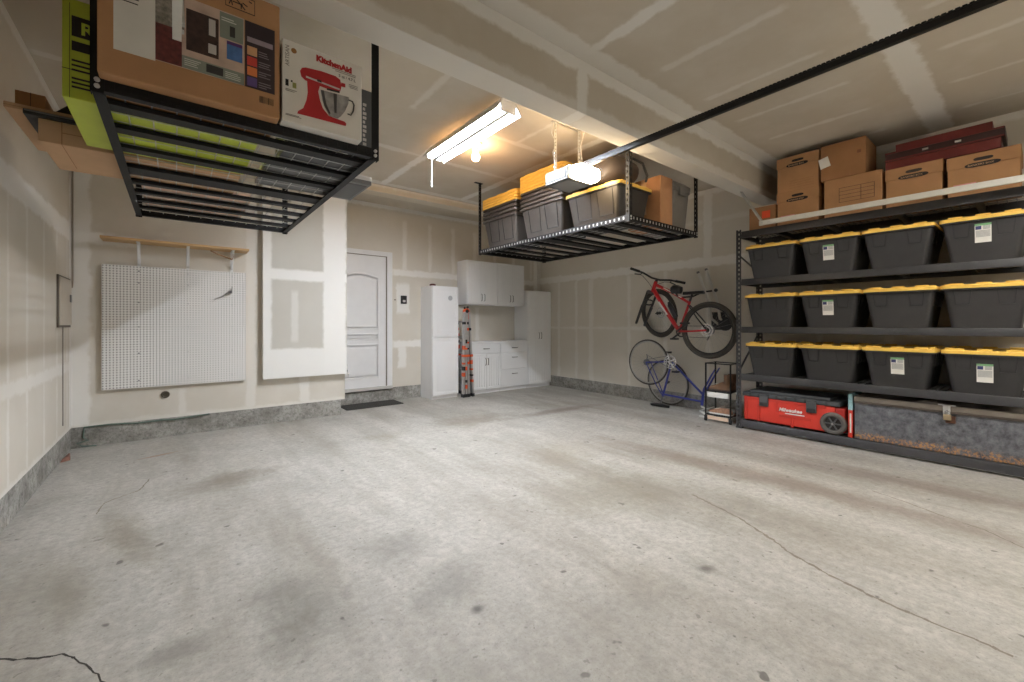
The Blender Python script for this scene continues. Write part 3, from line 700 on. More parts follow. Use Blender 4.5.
LABW = PAPER; LABG = M('label_green', (120, 170, 120), .6); LABB = M('label_navy', (54, 58, 104), .6)
LABI = M('label_grey_print', (150, 150, 150), .7)
where = ('nearest the bikes', 'second from the bikes', 'third from the bikes', 'farthest from the bikes')
rown = ('top row of yellow-lidded totes', 'middle row of yellow-lidded totes', 'bottom row of yellow-lidded totes')
YC = (1.866, 1.346, .826, .306)
labelled = {(0, 1): (-.0, .0), (0, 3): (.0, .02), (1, 1): (0, 0), (2, 2): (0, .0), (2, 3): (0.0, -.02)}
def shelf_label(root, dy, dz):
    H_ = .345
    def pt(yy, zz): return (-(.35 * (.82 + .11 * zz / (H_ * .93))) - .0025, -yy, zz)
    sl = Vector(pt(0, .3)) - Vector(pt(0, .1)); up = sl.normalized(); o = Vector(pt(.055 + dy, .118 + dz)); x = Vector((0, 1, 0)) * -1
    x = Vector((0, -1, 0)); o = Vector(pt(-.045 + dy, .125 + dz)); 
    def rect(nm, a, b, c, d, mat, dep):
        m = MB().prism([(a, c), (b, c), (b, d), (a, d)], o, x, up, dep); return m.build(nm, mat, root, smooth=0)
    rect('paper_label', 0, .09, 0, .15, LABW, .001)
    rect('label_band', 0, .09, .134, .15, LABG, .0016); rect('label_square', .004, .036, .104, .132, LABB, .002)
    m = MB()
    for i in range(4): m.prism([(.045, .104 + i * .008), (.084, .104 + i * .008), (.084, .109 + i * .008), (.045, .109 + i * .008)], o, x, up, .0018)
    for i in range(6): m.prism([(.006, .045 + i * .009), (.084, .045 + i * .009), (.084, .05 + i * .009), (.006, .05 + i * .009)], o, x, up, .0018)
    m.build('label_print', LABI, root, smooth=0)
proto = None
for r_ in range(3):
    zr = LEV[3 - r_][1] - .004
    for c_ in range(4):
        txt = ('white-labelled ' if (r_, c_) in labelled else 'unlabelled ') + 'black tote ' + where[c_] + ' in the ' + rown[r_].replace(' of yellow-lidded totes', '') + ' on the shelving'
        jit = (random.uniform(-.006, .006), random.uniform(-.006, .006))
        if proto is None:
            proto = thing('storage_tote', txt, 'storage tote', (5.385, YC[c_], zr), rown[r_], (0, 0, 0))
            tote_meshes(proto, .70, .50, .375, TOTE, YEL); o = proto
        else:
            o = copy_tree(proto, (5.385 + jit[0], YC[c_] + jit[1], zr), txt, rown[r_], R(random.uniform(-.8, .8)))
for o in [o for o in COL.objects if o.parent is None and o.name.startswith('storage_tote') and o.get('group') in rown]:
    r_ = rown.index(o['group']); c_ = min(range(4), key=lambda k: abs(YC[k] - o.location.y))
    OFF[o.name] = Vector()
    if (r_, c_) in labelled: shelf_label(o, *labelled[(r_, c_)])

# --- cartons on top of the shelving
ZT = 2.2575
def bankers(label, y0, y1, z0, z1, x0=5.15, x1=5.56, red=False):
    t = thing('bankers_box', label, 'box', ((x0 + x1) / 2, (y0 + y1) / 2, z0))
    MB().box((x0 + .008, y0 + .006, z0), (x1 - .008, y1 - .006, z1 - .03)).build('carton', CARD, t, .003)
    MB().box((x0, y0, z1 - .105), (x1, y1, z1)).build('lid', CARD, t, .003)
    yc = (y0 + y1) / 2; zz = z1 - .065
    def oval(w_, h_, n=14): return [(w_ / 2 * math.copysign(abs(math.cos(2 * PI * i / n)) ** .4, math.cos(2 * PI * i / n)), h_ / 2 * math.sin(2 * PI * i / n)) for i in range(n)]
    m = MB().prism(oval(.11, .026), (x0, yc - .005, zz + .012), (0, -1, 0), (0, 0, 1), .002); m.build('hand_hole', INK, t)
    m = MB().prism(oval(.2, .036), (x0, yc, zz - .032), (0, -1, 0), (0, 0, 1), .002); m.build('logo_oval', INK, t)
    m = MB().text('BANKERS BOX', .022, (x0 - .0022, yc + .082, zz - .04), (0, -1, 0), (0, 0, 1), .0004, sx=1.0); m.build('logo_lettering', CARDL, t)
    m = MB()
    for i in range(4): m.box((x0 + .0065, y0 + .05, z0 + .03 + i * .025), (x0 + .0082, y1 - .12, z0 + .032 + i * .025))
    m.build('form_print', CARDD, t)
    if red: MB().box((x0 + .006, y1 - .17, z0 + .09), (x0 + .0085, y1 - .04, z0 + .112)).build('pink_marker_line', M('pink_marker', (206, 140, 140), .7), t)
    return t
bankers('lower of two stacked logo boxes atop the shelving, above the first tote', 1.44, 1.83, ZT, 2.62, red=True)
bankers('upper of two stacked logo boxes atop the shelving, close to the ceiling', 1.44, 1.83, 2.6205, 2.99)
bankers('logo box under the dark red case, next to the carton with the printed table', .545, .925, ZT, 2.62)
bankers('logo box under the dark red case with a pink mark, farthest from the bikes', .115, .525, ZT, 2.605, red=True)
t = thing('small_carton', 'small brown carton with an orange sticker on top of the shelving', 'box', (5.3, 1.95, ZT))
MB().box((5.17, 1.845, ZT), (5.50, 2.12, 2.52)).build('carton', CARDD, t, .003)
MB().box((5.1685, 1.90, 2.385), (5.1702, 1.985, 2.465)).build('orange_sticker', M('orange_sticker', (232, 84, 44), .6), t)
t = thing('form_carton', 'brown carton with a printed table on the shelving, beneath the white-tagged carton', 'box', (5.35, 1.17, ZT))
MB().box((5.15, .945, ZT), (5.56, 1.395, 2.645)).build('carton', CARD, t, .005)
m = MB()
for i in range(5): m.box((5.1485, 1.0, 2.40 + i * .035), (5.1502, 1.27, 2.4025 + i * .035))
for yy in (1.0, 1.1, 1.27): m.box((5.1485, yy, 2.40), (5.1502, yy + .003, 2.5425))
m.build('table_print', INK, t)
t = thing('tagged_carton', 'plain brown carton with a white tag, stacked on the printed-table carton', 'box', (5.35, 1.25, 2.6455))
MB().box((5.15, 1.065, 2.6455), (5.56, 1.425, 3.0)).build('carton', CARDD, t, .005)
MB().prism([(0, 0), (.085, .02), (.06, .12), (-.02, .10)], (5.149, 1.425, 2.77), (0, -1, 0), (0, 0, 1), .002).build('white_tag', PAPER, t)
MB().box((5.1485, 1.1, 2.85), (5.1502, 1.13, 2.88)).build('brown_stamp', M('brown_tape', (128, 84, 56), .6), t)
# --- dark red folded case on the storage boxes
WINE = M('wine_red_lacquer', (104, 34, 30), .45, 0, .15, 8); WINED = M('dark_mahogany', (44, 22, 20), .4, 0, .15)
t = thing('red_case', 'dark red folding wooden case with small clasps lying on two storage boxes', 'case', (5.35, .58, 2.6205))
MB().box((5.19, .22, 2.6205), (5.56, .93, 2.705)).build('case_base', WINE, t, .004)
m = MB().box((5.186, .20, 2.7055), (5.56, .93, 2.785)); m.build('case_body', WINED, t, .003)
m = MB()
m.bar((5.182, .93, 2.712), (5.182, .205, 2.712), .006, .012); m.build('case_rail', WINE, t)
MB().bar((5.182, .93, 2.778), (5.182, .205, 2.778), .006, .012).build('case_rail', WINE, t)
MB().box((5.26, .27, 2.7855), (5.56, .87, 2.87)).build('case_lid', WINE, t, .004)
for yy in (.66, .46):
    MB().box((5.176, yy - .02, 2.735), (5.187, yy + .02, 2.755)).build('clasp', CHROME, t, .002)

# --- red rolling tool box on the bottom shelf
ZS = LEV[0][1] - .004
t = thing('rolling_tool_box', 'red tool box with black lid and wheel on the lowest shelf', 'tool box', (5.35, 1.72, ZS))
x0 = 5.135
MB().box((x0, 1.30, ZS + .015), (5.62, 2.165, .375)).build('tub', REDP, t, .012)
m = MB()
for a, b, c, d in ((2.15, 2.12, ZS + .015, .37), (2.02, 1.99, ZS + .015, .30), (1.83, 1.80, .24, .37)): m.box((x0 - .008, a, c), (x0 + .01, b, d))
m.box((x0 - .006, 1.80, .195), (x0 + .01, 1.50, .225)) ; m.box((x0 - .006, 1.66, .10), (x0 + .01, 1.69, .2)); m.box((x0 - .006, 1.38, .345), (x0 + .01, 2.16, .375))
m.build('moulded_rib', M('red_rib_plastic', (192, 48, 34), .42), t, .003)
m = MB(); m.box((x0 - .012, 1.26, .378), (5.63, 2.175, .425)); m.box((x0 - .004, 1.34, .425), (5.6, 2.10, .455)); m.build('lid', M('charcoal_lid', (62, 64, 66), .5), t, .008)
m = MB()
for i in range(9): m.box((x0 - .016, 1.36 + i * .09, .385), (x0 - .008, 1.38 + i * .09, .418))
m.build('lid_rib', BLKP, t)
for yy in (1.95, 1.50):
    l_ = MB().box((x0 - .02, yy - .045, .285), (x0 + .002, yy + .045, .40)); l_.build('latch', M('dark_grey_latch', (74, 76, 78), .5), t, .006)
    MB().box((x0 - .025, yy - .035, .288), (x0 - .018, yy + .035, .33)).build('latch_pull', BLKP, t, .004)
MB().text('Milwaukee', .05, (x0 - .0095, 1.80, .262), (0, -1, 0), (0, 0, 1), .0006, shear=.3, bold=.0015).box((x0 - .0095, 1.56, .236), (x0 - .008, 1.74, .246)).build('brand_lettering', PAPER, t)
MB().box((x0 + .0, 1.225, ZS + .03), (5.6, 1.30, .365)).build('wheel_housing', M('deep_red_plastic', (166, 36, 30), .45), t, .01)
wh = MB().torus((x0 - .004, 1.315, ZS + .112), (1, 0, 0), .088, .024, 32, 10, 1.1); wh = wh.build('wheel', M('grey_tyre', (92, 88, 84), .7), t)
m = MB().disc((x0 - .002, 1.315, ZS + .112), (1, 0, 0), .018, .05)
for i in range(6):
    a = 2 * PI * i / 6; m.bar((x0 - .014, 1.315, ZS + .112), (x0 - .014, 1.315 + .07 * math.cos(a), ZS + .112 + .07 * math.sin(a)), .012, .014, up=(1, 0, 0))
m.torus((x0 - .004, 1.315, ZS + .112), (1, 0, 0), .064, .008, 24, 6)
m.build('wheel_spokes', M('dark_grey_spokes', (84, 84, 86), .5), wh); MB().disc((x0 - .010, 1.315, ZS + .112), (1, 0, 0), .07, .002, 28).build('wheel_well', INK, wh); MB().disc((x0 - .028, 1.315, ZS + .112), (1, 0, 0), .009, .01).build('axle_cap', CHROME, wh)
# upright slim box between tool box and trunk
t = thing('slim_box', 'slim red upright box with a teal top, squeezed beside the metal trunk', 'box', (5.3, 1.18, ZS))
MB().box((5.15, 1.166, ZS), (5.5, 1.20, .36)).build('red_side', REDP, t, .002); MB().box((5.15, 1.166, .36), (5.5, 1.20, .515)).build('teal_top', M('teal_print', (150, 190, 196), .5, 0, .3, 40), t, .002)
MB().text('ROLL', .05, (5.149, 1.192, .14), (0, 0, 1), (0, -1, 0), .0006).build('white_lettering', PAPER, t) if False else MB().box((5.149, 1.175, .14), (5.1502, 1.188, .33)).build('white_lettering', PAPER, t)

# --- weathered metal trunk
n = NT('weathered_zinc'); s = n.xyz()
f = n.ramp(n.noise(16, 6, .75), .3, .7); c = n.mix(f, lin((44, 45, 49)), lin((128, 129, 134)))
h = n.math('MULTIPLY_ADD', s[2], -9.0, 1.02); h = n.math('ADD', h, n.math('MULTIPLY', n.math('SUBTRACT', n.noise(7, 5, .7), .5), 2.2))
ru = n.math('MULTIPLY', n.ramp(n.noise(48, 4, .7), .46, .58), n.ramp(h, .35, .7))
c = n.mix(ru, c, lin((190, 138, 84)))
TR = n.fin(c, .6, .15)
t = thing('metal_trunk', 'weathered grey metal trunk with a padlock on the lowest shelf', 'trunk', (5.4, .53, ZS))
MB().box((5.15, -.05, ZS), (5.64, 1.15, .455)).build('body', TR, t, .004)
MB().box((5.14, -.055, .455), (5.65, 1.155, .505)).build('lid', M('dusty_brown_lid', (112, 104, 94), .7, 0, .15, 14), t, .006)
MB().box((5.137, -.055, .44), (5.15, 1.155, .458)).build('lid_edge', M('dark_rust_edge', (70, 60, 52), .7, 0, .2, 20), t)
h_ = MB().box((5.128, .50, .43), (5.14, .545, .515)).box((5.128, .47, .505), (5.145, .575, .515)); h_.build('hasp', GALV, t, .002)
p = MB().box((5.108, .493, .385), (5.128, .543, .435)); p = p.build('padlock', M('aged_brass', (176, 158, 128), .4, .7, .15), t, .006)
MB().tube([(5.118, .503, .432), (5.118, .503, .455), (5.118, .518, .468), (5.118, .533, .455), (5.118, .533, .432)], .005, 8).build('shackle', CHROME, p)
MB().box((5.13, .47, .36), (5.149, .53, .42)).build('lock_plate', M('rusty_plate', (92, 60, 44), .7, .2, .2, 30), t, .002)
m = MB()
for yy in (.02, .32, .8, 1.10): m.box((5.146, yy, ZS + .002), (5.1495, yy + .03, .45))
# ------------------------------------------------------------------ garage door gear
TRK = M('pale_galvanised_track', (206, 204, 196), .5, .15, .05, 20)
def track(name, label, x, y0, y1, z, sx):
    t = thing(name, label, 'door track', (x, (y0 + y1) / 2, z))
    prof = [(0, -.024), (.028 * sx, -.024), (.028 * sx, -.014), (.004 * sx, -.02), (.004 * sx, .02), (.028 * sx, .014), (.028 * sx, .024), (0, .024)]
    MB().prism(prof, (x, y0, z), (1, 0, 0), (0, 0, 1), -(y1 - y0)).build('track_channel', TRK, t, smooth=0)
    MB().bar((x + .006 * sx, y1 - .03, z + .02), (x + .02 * sx, y1 + (.2 if sx > 0 else .06), 2.686), .004, .032, up=(1, 0, 0)).bar((x + .02 * sx, y1 - .02, z + .02), (x + .034 * sx, y1 + (.2 if sx > 0 else .06), 2.686), .028, .004, up=(1, 0, 0)).build('hanger_strut', GALV, t, smooth=0)
    for yy in (y1 - .03, y1 - .1): MB().disc((x - .003 * sx, yy, z), (1, 0, 0), .008, .008, 10).build('bolt', GALV, t)
    return t
track('door_track', 'long pale garage door track crossing in front of the boxes on the shelving', 4.95, YF + .02, 1.93, 2.29, 1)
track('door_track', 'garage door track end hanging in front of the printed brown carton', .02, YF + .02, 2.07, 2.31, -1)

OPW = M('opener_grey_white_plastic', (112, 112, 112), .4, 0, .03); OPG = M('opener_grey_panel', (44, 48, 54), .45, 0, .05)
t = thing('garage_door_opener', 'white garage door opener with a glowing lamp lens and a long dark rail', 'door opener', (2.88, 2.76, 2.488))
MB().loft([rrect(2.88, 2.77, 2.488, .30, .29, .02), rrect(2.88, 2.77, 2.495, .33, .31, .02), rrect(2.88, 2.77, 2.60, .33, .31, .02), rrect(2.88, 2.77, 2.615, .29, .27, .03)]).build('motor_housing', OPW, t)
MB().box((2.709, 2.645, 2.508), (2.716, 2.90, 2.59)).build('side_panel', OPG, t, .003)
MB().box((2.75, 2.66, 2.486), (3.01, 2.88, 2.489)).build('base_plate', M('opener_base_grey', (150, 148, 144), .5), t)
def rr2(w_, h_, y): return [(2.88 + a[0], y, 2.548 + a[1]) for a in rrect(0, 0, 0, w_, h_, .03)]
MB().loft([rr2(.30, .112, 2.613), rr2(.30, .112, 2.55), rr2(.27, .10, 2.51), rr2(.20, .06, 2.498)]).build('lamp_lens', LENS, t)
m = MB().box((2.81, 2.62, 2.612), (2.90, 2.88, 2.632)); m.box((2.80, 2.68, 2.632), (2.95, 2.72, 2.65)); m.build('rail_mount', GALV, t)
RAIL = M('dark_rail_steel', (34, 34, 36), .4, .4, .06)
m = MB().bar((2.835, 2.75, 2.62), (2.74, YF + .02, 2.62), .03, .005); m.bar((2.835, 2.75, 2.604), (2.74, YF + .02, 2.604), .02, .03); m.bar((2.835, 2.75, 2.583), (2.74, YF + .02, 2.588), .03, .005)
m.build('rail', RAIL, t, smooth=0)
m = MB()
for k in range(170):
    yy = 2.6 - k * .0222; xx = 2.74 + (yy - YF) / (2.75 - YF) * .095
    m.box((xx - .012, yy - .008, 2.6225), (xx - .004, yy + .008, 2.629))
m.tube([(2.843, 2.6, 2.626), (2.75, YF + .05, 2.626)], .003, 5)
m.build('drive_chain', M('oily_chain', (40, 40, 42), .4, .6), t, smooth=0)
for xx, yy in ((2.735, 2.80), (3.02, 2.77)):
    m = MB()
    for dx in (-.012, .012): m.box((xx + dx - .004, yy - .002, 2.60), (xx + dx + .004, yy + .002, ZC - .002))
    k = 2.62
    while k < ZC: m.box((xx - .010, yy - .002, k), (xx + .010, yy + .002, k + .016)); k += .032
    m.build('hanger_strap', GALV, t, smooth=0)
m = MB(); m.box((2.70, 2.79, ZC - .006), (3.05, 2.82, ZC - .001)); m.build('ceiling_bracket', GALV, t)
m = MB().tube([(2.72, 2.81, ZC - .01), (2.70, 2.815, 2.95), (2.765, 2.815, 2.86), (2.715, 2.815, 2.78), (2.75, 2.81, 2.68), (2.74, 2.80, 2.61)], .003, 6)
m.build('power_cord', PAPER, t); MB().tube([(3.03, 2.78, 2.63), (3.08, 2.78, 2.75), (3.05, 2.78, 2.9), (3.10, 2.78, ZC - .005)], .003, 6).build('sensor_wire', PAPER, t)

# ------------------------------------------------------------------ back wall
n = NT('perforated_hardboard'); s = n.xyz()
def fr(a): return n.math('SUBTRACT', n.math('FRACT', n.math('MULTIPLY', a, 1 / .0254)), .5)
fx, fz = fr(s[0]), fr(s[2]); d = n.math('SQRT', n.math('ADD', n.math('MULTIPLY', fx, fx), n.math('MULTIPLY', fz, fz)))
PEG = n.fin(n.mix(n.math('LESS_THAN', d, .21), lin((230, 229, 226)), lin((84, 80, 74))), .45)
PX0, PX1, PZ0, PZ1, PY = -.565, .645, .548, 1.792, 5.775
t = thing('pegboard', 'large white pegboard mounted on the wall under the narrow shelf', 'pegboard', ((PX0 + PX1) / 2, PY, PZ0))
MB().box((PX0, PY, PZ0), (PX1, PY + .006, PZ1)).build('board', PEG, t)
for xx in (PX0 + .02, -.05, .3, PX1 - .02): MB().box((xx - .02, PY + .0065, PZ0 + .01), (xx + .02, YB - .0002, PZ1 - .01)).build('furring_strip', WOOD, t)
for xx in (-.29, .11, .51):
    for zz in (.62, .9, 1.17, 1.42, 1.62, 1.74): MB().disc((xx, PY - .001, zz), (0, 1, 0), .008, .004, 10).build('screw_head', GREYM, t)
MB().box((PX0, PY - .001, 1.166), (PX1, PY + .001, 1.169)).box((PX1 - .025, PY - .001, 1.169), (PX1 - .022, PY + .001, 1.69)).build('board_joint', M('joint_line_grey', (180, 178, 174), .7), t)
m = MB().tube([(.50, PY - .003, 1.60), (.50, PY - .03, 1.60), (.495, PY - .06, 1.57)], .004, 6); m.tube([(.495, PY - .06, 1.57), (.40, PY - .05, 1.50), (.34, PY - .045, 1.478)], .004, 6); m.box((.475, PY - .06, 1.545), (.505, PY - .012, 1.575))
o = m.build('wall_hook', GREYM); tag(o, 'small grey metal hook hanging near the top of the pegboard', 'hook')
o = MB().torus((-.08, YB - .012, .452), (0, 1, 0), .03, .008, 24, 8).disc((-.08, YB - .004, .452), (0, 1, 0), .022, .006).build('wall_grommet', M('bronze_ring', (92, 84, 70), .5, .4), None); tag(o, 'small dark ring set in the wall below the pegboard', 'grommet')

t = thing('wall_shelf', 'narrow pine shelf on three white brackets above the pegboard', 'shelf', (.05, 5.7, 2.02))
MB().box((-.56, 5.58, 2.022), (.655, YB - .001, 2.044)).build('board', WOOD, t, .002)
for xx in (-.29, .11, .51):
    m = MB().box((xx - .014, YB - .005, 1.79), (xx + .014, YB - .001, 2.02)).box((xx - .014, 5.62, 2.016), (xx + .014, YB - .002, 2.021)); m.bar((xx, YB - .008, 1.82), (xx, 5.66, 2.014), .006, .02, up=(1, 0, 0))
    m.build('bracket', WHITEM, t)
o = MB().tube([(.30, 5.60, 1.99), (.36, 5.62, 1.965), (.46, 5.63, 1.93), (.50, 5.64, 1.92)], .007, 6)
o.tube([(.50, 5.64, 1.92), (.51, 5.66, 1.95), (.51, 5.7, 2.012)], .004, 6); o = o.build('hanging_tool', M('worn_wood_handle', (138, 104, 74), .6)); tag(o, 'thin wooden rod hung below the pine shelf at its free end', 'rod')

# electrical panel and conduit on the left wall
t = thing('electrical_panel', 'flush pale electrical panel door on the wall near the corner', 'electrical panel', (XL, 5.45, 1.18))
PN = M('panel_beige', (198, 190, 176), .5, 0, .03)
MB().box((XL + .0005, 5.17, 1.17), (XL + .012, 5.70, 1.62)).build('panel_frame', M('panel_gap_dark', (96, 88, 78), .6), t)
MB().box((XL + .008, 5.19, 1.19), (XL + .02, 5.69, 1.605)).build('panel_door', PN, t, .003)
MB().box((XL + .02, 5.60, 1.40), (XL + .03, 5.64, 1.47)).build('latch', GREYM, t, .002)
MB().tube([(XL + .012, 5.80, 2.95), (XL + .012, 5.80, 1.62), (XL + .012, 5.775, 1.55), (XL + .012, 5.71, 1.54)], .007, 6).build('cable', M('grey_cable', (150, 142, 130), .6), t)
MB().tube([(XL + .005, 5.4, 1.17), (XL + .005, 5.4, .3)], .004, 5).build('lower_cable', M('grey_cable'  , (150, 142, 130), .6), t)

o = MB().tube([(-.70, YB - .006, .10), (-.69, YB - .008, .196), (-.5, YB - .012, .2), (-.3, YB - .014, .182), (-.12, YB - .016, .186), (0, YB - .016, .178), (.10, YB - .016, .186), (.3, YB - .012, .198)], .007, 6)
o.tube([(-.70, YB - .006, .10), (-.66, YB - .02, .07), (-.74, YB - .03, .05), (-.70, YB - .04, .02), (-.6, YB - .05, .012)], .006, 6)
o = o.build('garden_cord', M('grey_green_cord', (96, 118, 108), .6)); tag(o, 'thin green cord running along the concrete ledge under the pegboard', 'cord')
o = MB().add([(-.775, 5.28, .004), (-.72, 5.33, .004), (-.735, 5.45, .004), (-.76, 5.62, .004), (-.765, 5.3, .03), (-.735, 5.35, .035), (-.742, 5.44, .03), (-.76, 5.55, .02)], [(0, 1, 2, 3), (4, 7, 6, 5), (0, 4, 5, 1), (1, 5, 6, 2), (2, 6, 7, 3), (3, 7, 4, 0)]).build('brick_fragment', M('brick_red_brown', (136, 98, 84), .9, 0, .3, 30)); tag(o, 'reddish brick fragment on the floor at the foot of the wall corner', 'brick piece')

o = MB().box((XW + .001, 5.70 + .0, .57), (XW + .012, 5.79, .60)).tube([(XW + .02, 5.72, .50), (XW + .02, 5.72, .60), (XW + .008, 5.73, .67)], .006, 6).ball((XW + .018, 5.72, .54), .016).build('wall_latch', WHITEM); tag(o, 'small white hook latch at the wall corner beside the door', 'latch')
t = thing('door_keypad', 'dark small keypad on the wall between the door and the tall white cabinet', 'keypad', (2.88, YR, 1.52))
MB().box((2.83, YR - .03, 1.525), (2.925, YR + .0005, 1.655)).build('housing', BLKP, t, .006); MB().box((2.855, YR - .0315, 1.55), (2.90, YR - .029, 1.585)).build('button', M('pale_grey_plastic2', (200, 200, 198), .5), t)
o = MB().disc((2.735, YR - .004, 1.585), (0, 1, 0), .012, .008, 12).build('wall_button', M('grey_button', (128, 122, 112), .5)); tag(o, 'tiny round button on the wall between the door and the keypad', 'button')
n = NT('ribbed_mat'); s = n.xyz(); c = n.mix(n.math('GREATER_THAN', n.math('FRACT', n.math('MULTIPLY', s[1], 38.0)), .5), lin((58, 57, 55)), lin((82, 80, 76)))
MAT = n.fin(c, .95, 0, .1)
o = MB().loft([rrect(2.28, 6.21, .0005, .84, .40, .02), rrect(2.28, 6.21, .008, .84, .40, .02), rrect(2.28, 6.21, .011, .81, .37, .02)]).build('door_mat', MAT); tag(o, 'dark ribbed door mat on the floor in front of the white door', 'door mat')

# ------------------------------------------------------------------ white cabinets
def cab_door(name, parent, x0, x1, z0, z1, y, style='bead', handle=None, hz=None):
    m = MB().box((x0 + .0015, y - .018, z0 + .0015), (x1 - .0015, y, z1 - .0015)); fw = .05; e = .009
    yy = y - .018
    if style != 'flat':
        for a, b, c, d in ((x0 + .002, x1 - .002, z0 + .002, z0 + fw), (x0 + .002, x1 - .002, z1 - fw, z1 - .002), (x0 + .002, x0 + fw, z0 + fw, z1 - fw), (x1 - fw, x1 - .002, z0 + fw, z1 - fw)): m.box((a, yy - e, c), (b, yy, d))
    if style == 'bead':
        N = max(2, int((x1 - x0 - 2 * fw) / .05))
        for i in range(N):
            a = x0 + fw + .004 + (x1 - x0 - 2 * fw - .008) * i / N; m.box((a + .005, yy - .007, z0 + fw + .008), (a + (x1 - x0 - 2 * fw - .008) / N - .005, yy, z1 - fw - .004))
    if style == 'raised':
        g = fw + .02; m.loft([[(x0 + g, yy, z0 + g), (x1 - g, yy, z0 + g), (x1 - g, yy, z1 - g), (x0 + g, yy, z1 - g)], [(x0 + g + .025, yy - .008, z0 + g + .025), (x1 - g - .025, yy - .008, z0 + g + .025), (x1 - g - .025, yy - .008, z1 - g - .025), (x0 + g + .025, yy - .008, z1 - g - .025)]])
    d = m.build(name, WHITEP, parent, .0015, 1)
    if handle is not None:
        if hz is not None:   # vertical pull
            MB().tube([(handle, yy - e - .001, hz - .06), (handle, yy - .03, hz - .05), (handle, yy - .032, hz), (handle, yy - .03, hz + .05), (handle, yy - e - .001, hz + .06)], .0055, 8).build('handle', NICKEL, d)
        else:
            zc = (z0 + z1) / 2 if z1 - z0 < .2 else z1 - .085
            MB().tube([(handle - .06, yy - .001, zc), (handle - .05, yy - .026, zc), (handle, yy - .03, zc), (handle + .05, yy - .026, zc), (handle + .06, yy - .001, zc)], .0055, 8).build('handle', NICKEL, d)
    return d
def cab(name, label, x0, x1, yf, yb, z0, z1, plinth=0.0):
    t = thing(name, label, 'cabinet', ((x0 + x1) / 2, (yf + yb) / 2, z0))
    MB().box((x0, yf, z0 + plinth), (x1, yb, z1)).build('body', WHITEP, t, .002)
    if plinth: MB().box((x0 + .002, yf + (.012 if plinth < .09 else .03), z0), (x1 - .002, yb, z0 + plinth)).build('plinth', WHITEP, t)
    return t
yb = YR - .003
t = cab('tall_cabinet', 'tall narrow white cabinet beside the house door, two panelled doors', 3.18, 3.66, 6.04, yb, 0, 1.81, .05)
cab_door('door', t, 3.185, 3.655, .055, .985, 6.04, 'raised'); cab_door('door', t, 3.185, 3.655, .99, 1.805, 6.04, 'raised')
MB().lathe([(.04, 0), (.04, .002)], (3.50, 6.0135, 1.62), (0, -1, 0), 20).build('oval_sticker', M('grey_sticker', (176, 178, 180), .4), t)
o = MB().lathe([(.045, 0), (.05, .01), (.05, .035), (.03, .045)], (3.28, 6.2, 1.8105), (0, 0, 1), 18).build('tape_roll', M('dark_red_tin', (92, 44, 40), .5)); tag(o, 'small dark red tin on top of the tall narrow cabinet', 'tin')
yu = 6.12
t = cab('wall_cabinet', 'white wall cabinet with two beaded doors directly above the ladder', 3.88, 4.51, yu, yb, 1.535, 2.295)
cab_door('door', t, 3.885, 4.195, 1.54, 2.29, yu, 'bead', 4.165, 1.66); cab_door('door', t, 4.195, 4.508, 1.54, 2.29, yu, 'bead', 4.225, 1.66)
t = cab('wall_cabinet', 'white wall cabinet with two beaded doors next to the tall corner cabinet', 4.512, 5.14, yu, yb, 1.535, 2.295)
cab_door('door', t, 4.514, 4.826, 1.54, 2.29, yu, 'bead', 4.796, 1.66); cab_door('door', t, 4.826, 5.136, 1.54, 2.29, yu, 'bead', 4.856, 1.66)
yc = 6.04
t = cab('base_cabinet', 'white base cabinet with one drawer over two beaded doors behind the ladder', 3.91, 4.53, yc, yb, 0, .86, .06)
cab_door('drawer', t, 3.915, 4.527, .69, .855, yc, 'flat', 4.22); cab_door('door', t, 3.915, 4.22, .065, .685, yc, 'bead', 4.195, .55); cab_door('door', t, 4.22, 4.527, .065, .685, yc, 'bead', 4.245, .55)
t = cab('base_cabinet', 'white base cabinet with three stacked drawers beside the tall corner cabinet', 4.532, 5.16, yc, yb, 0, .86, .06)
cab_door('drawer', t, 4.535, 5.157, .69, .855, yc, 'flat', 4.846); cab_door('drawer', t, 4.535, 5.157, .395, .685, yc, 'flat', 4.846); cab_door('drawer', t, 4.535, 5.157, .065, .39, yc, 'flat', 4.846)
o = MB().box((3.905, 6.005, .8605), (5.163, yb, .892)).build('worktop', WHITEP, None, .003); tag(o, 'white worktop running over both base cabinets', 'worktop')
t = cab('tall_cabinet', 'tall white corner cabinet with two long beaded doors', 5.166, XR - .006, yc, yb, 0, 1.83, .06)
xm = (5.166 + XR - .006) / 2
cab_door('door', t, 5.17, xm, .065, 1.825, yc, 'bead', xm - .028, .98); cab_door('door', t, xm, XR - .01, .065, 1.825, yc, 'bead', xm + .028, .98)

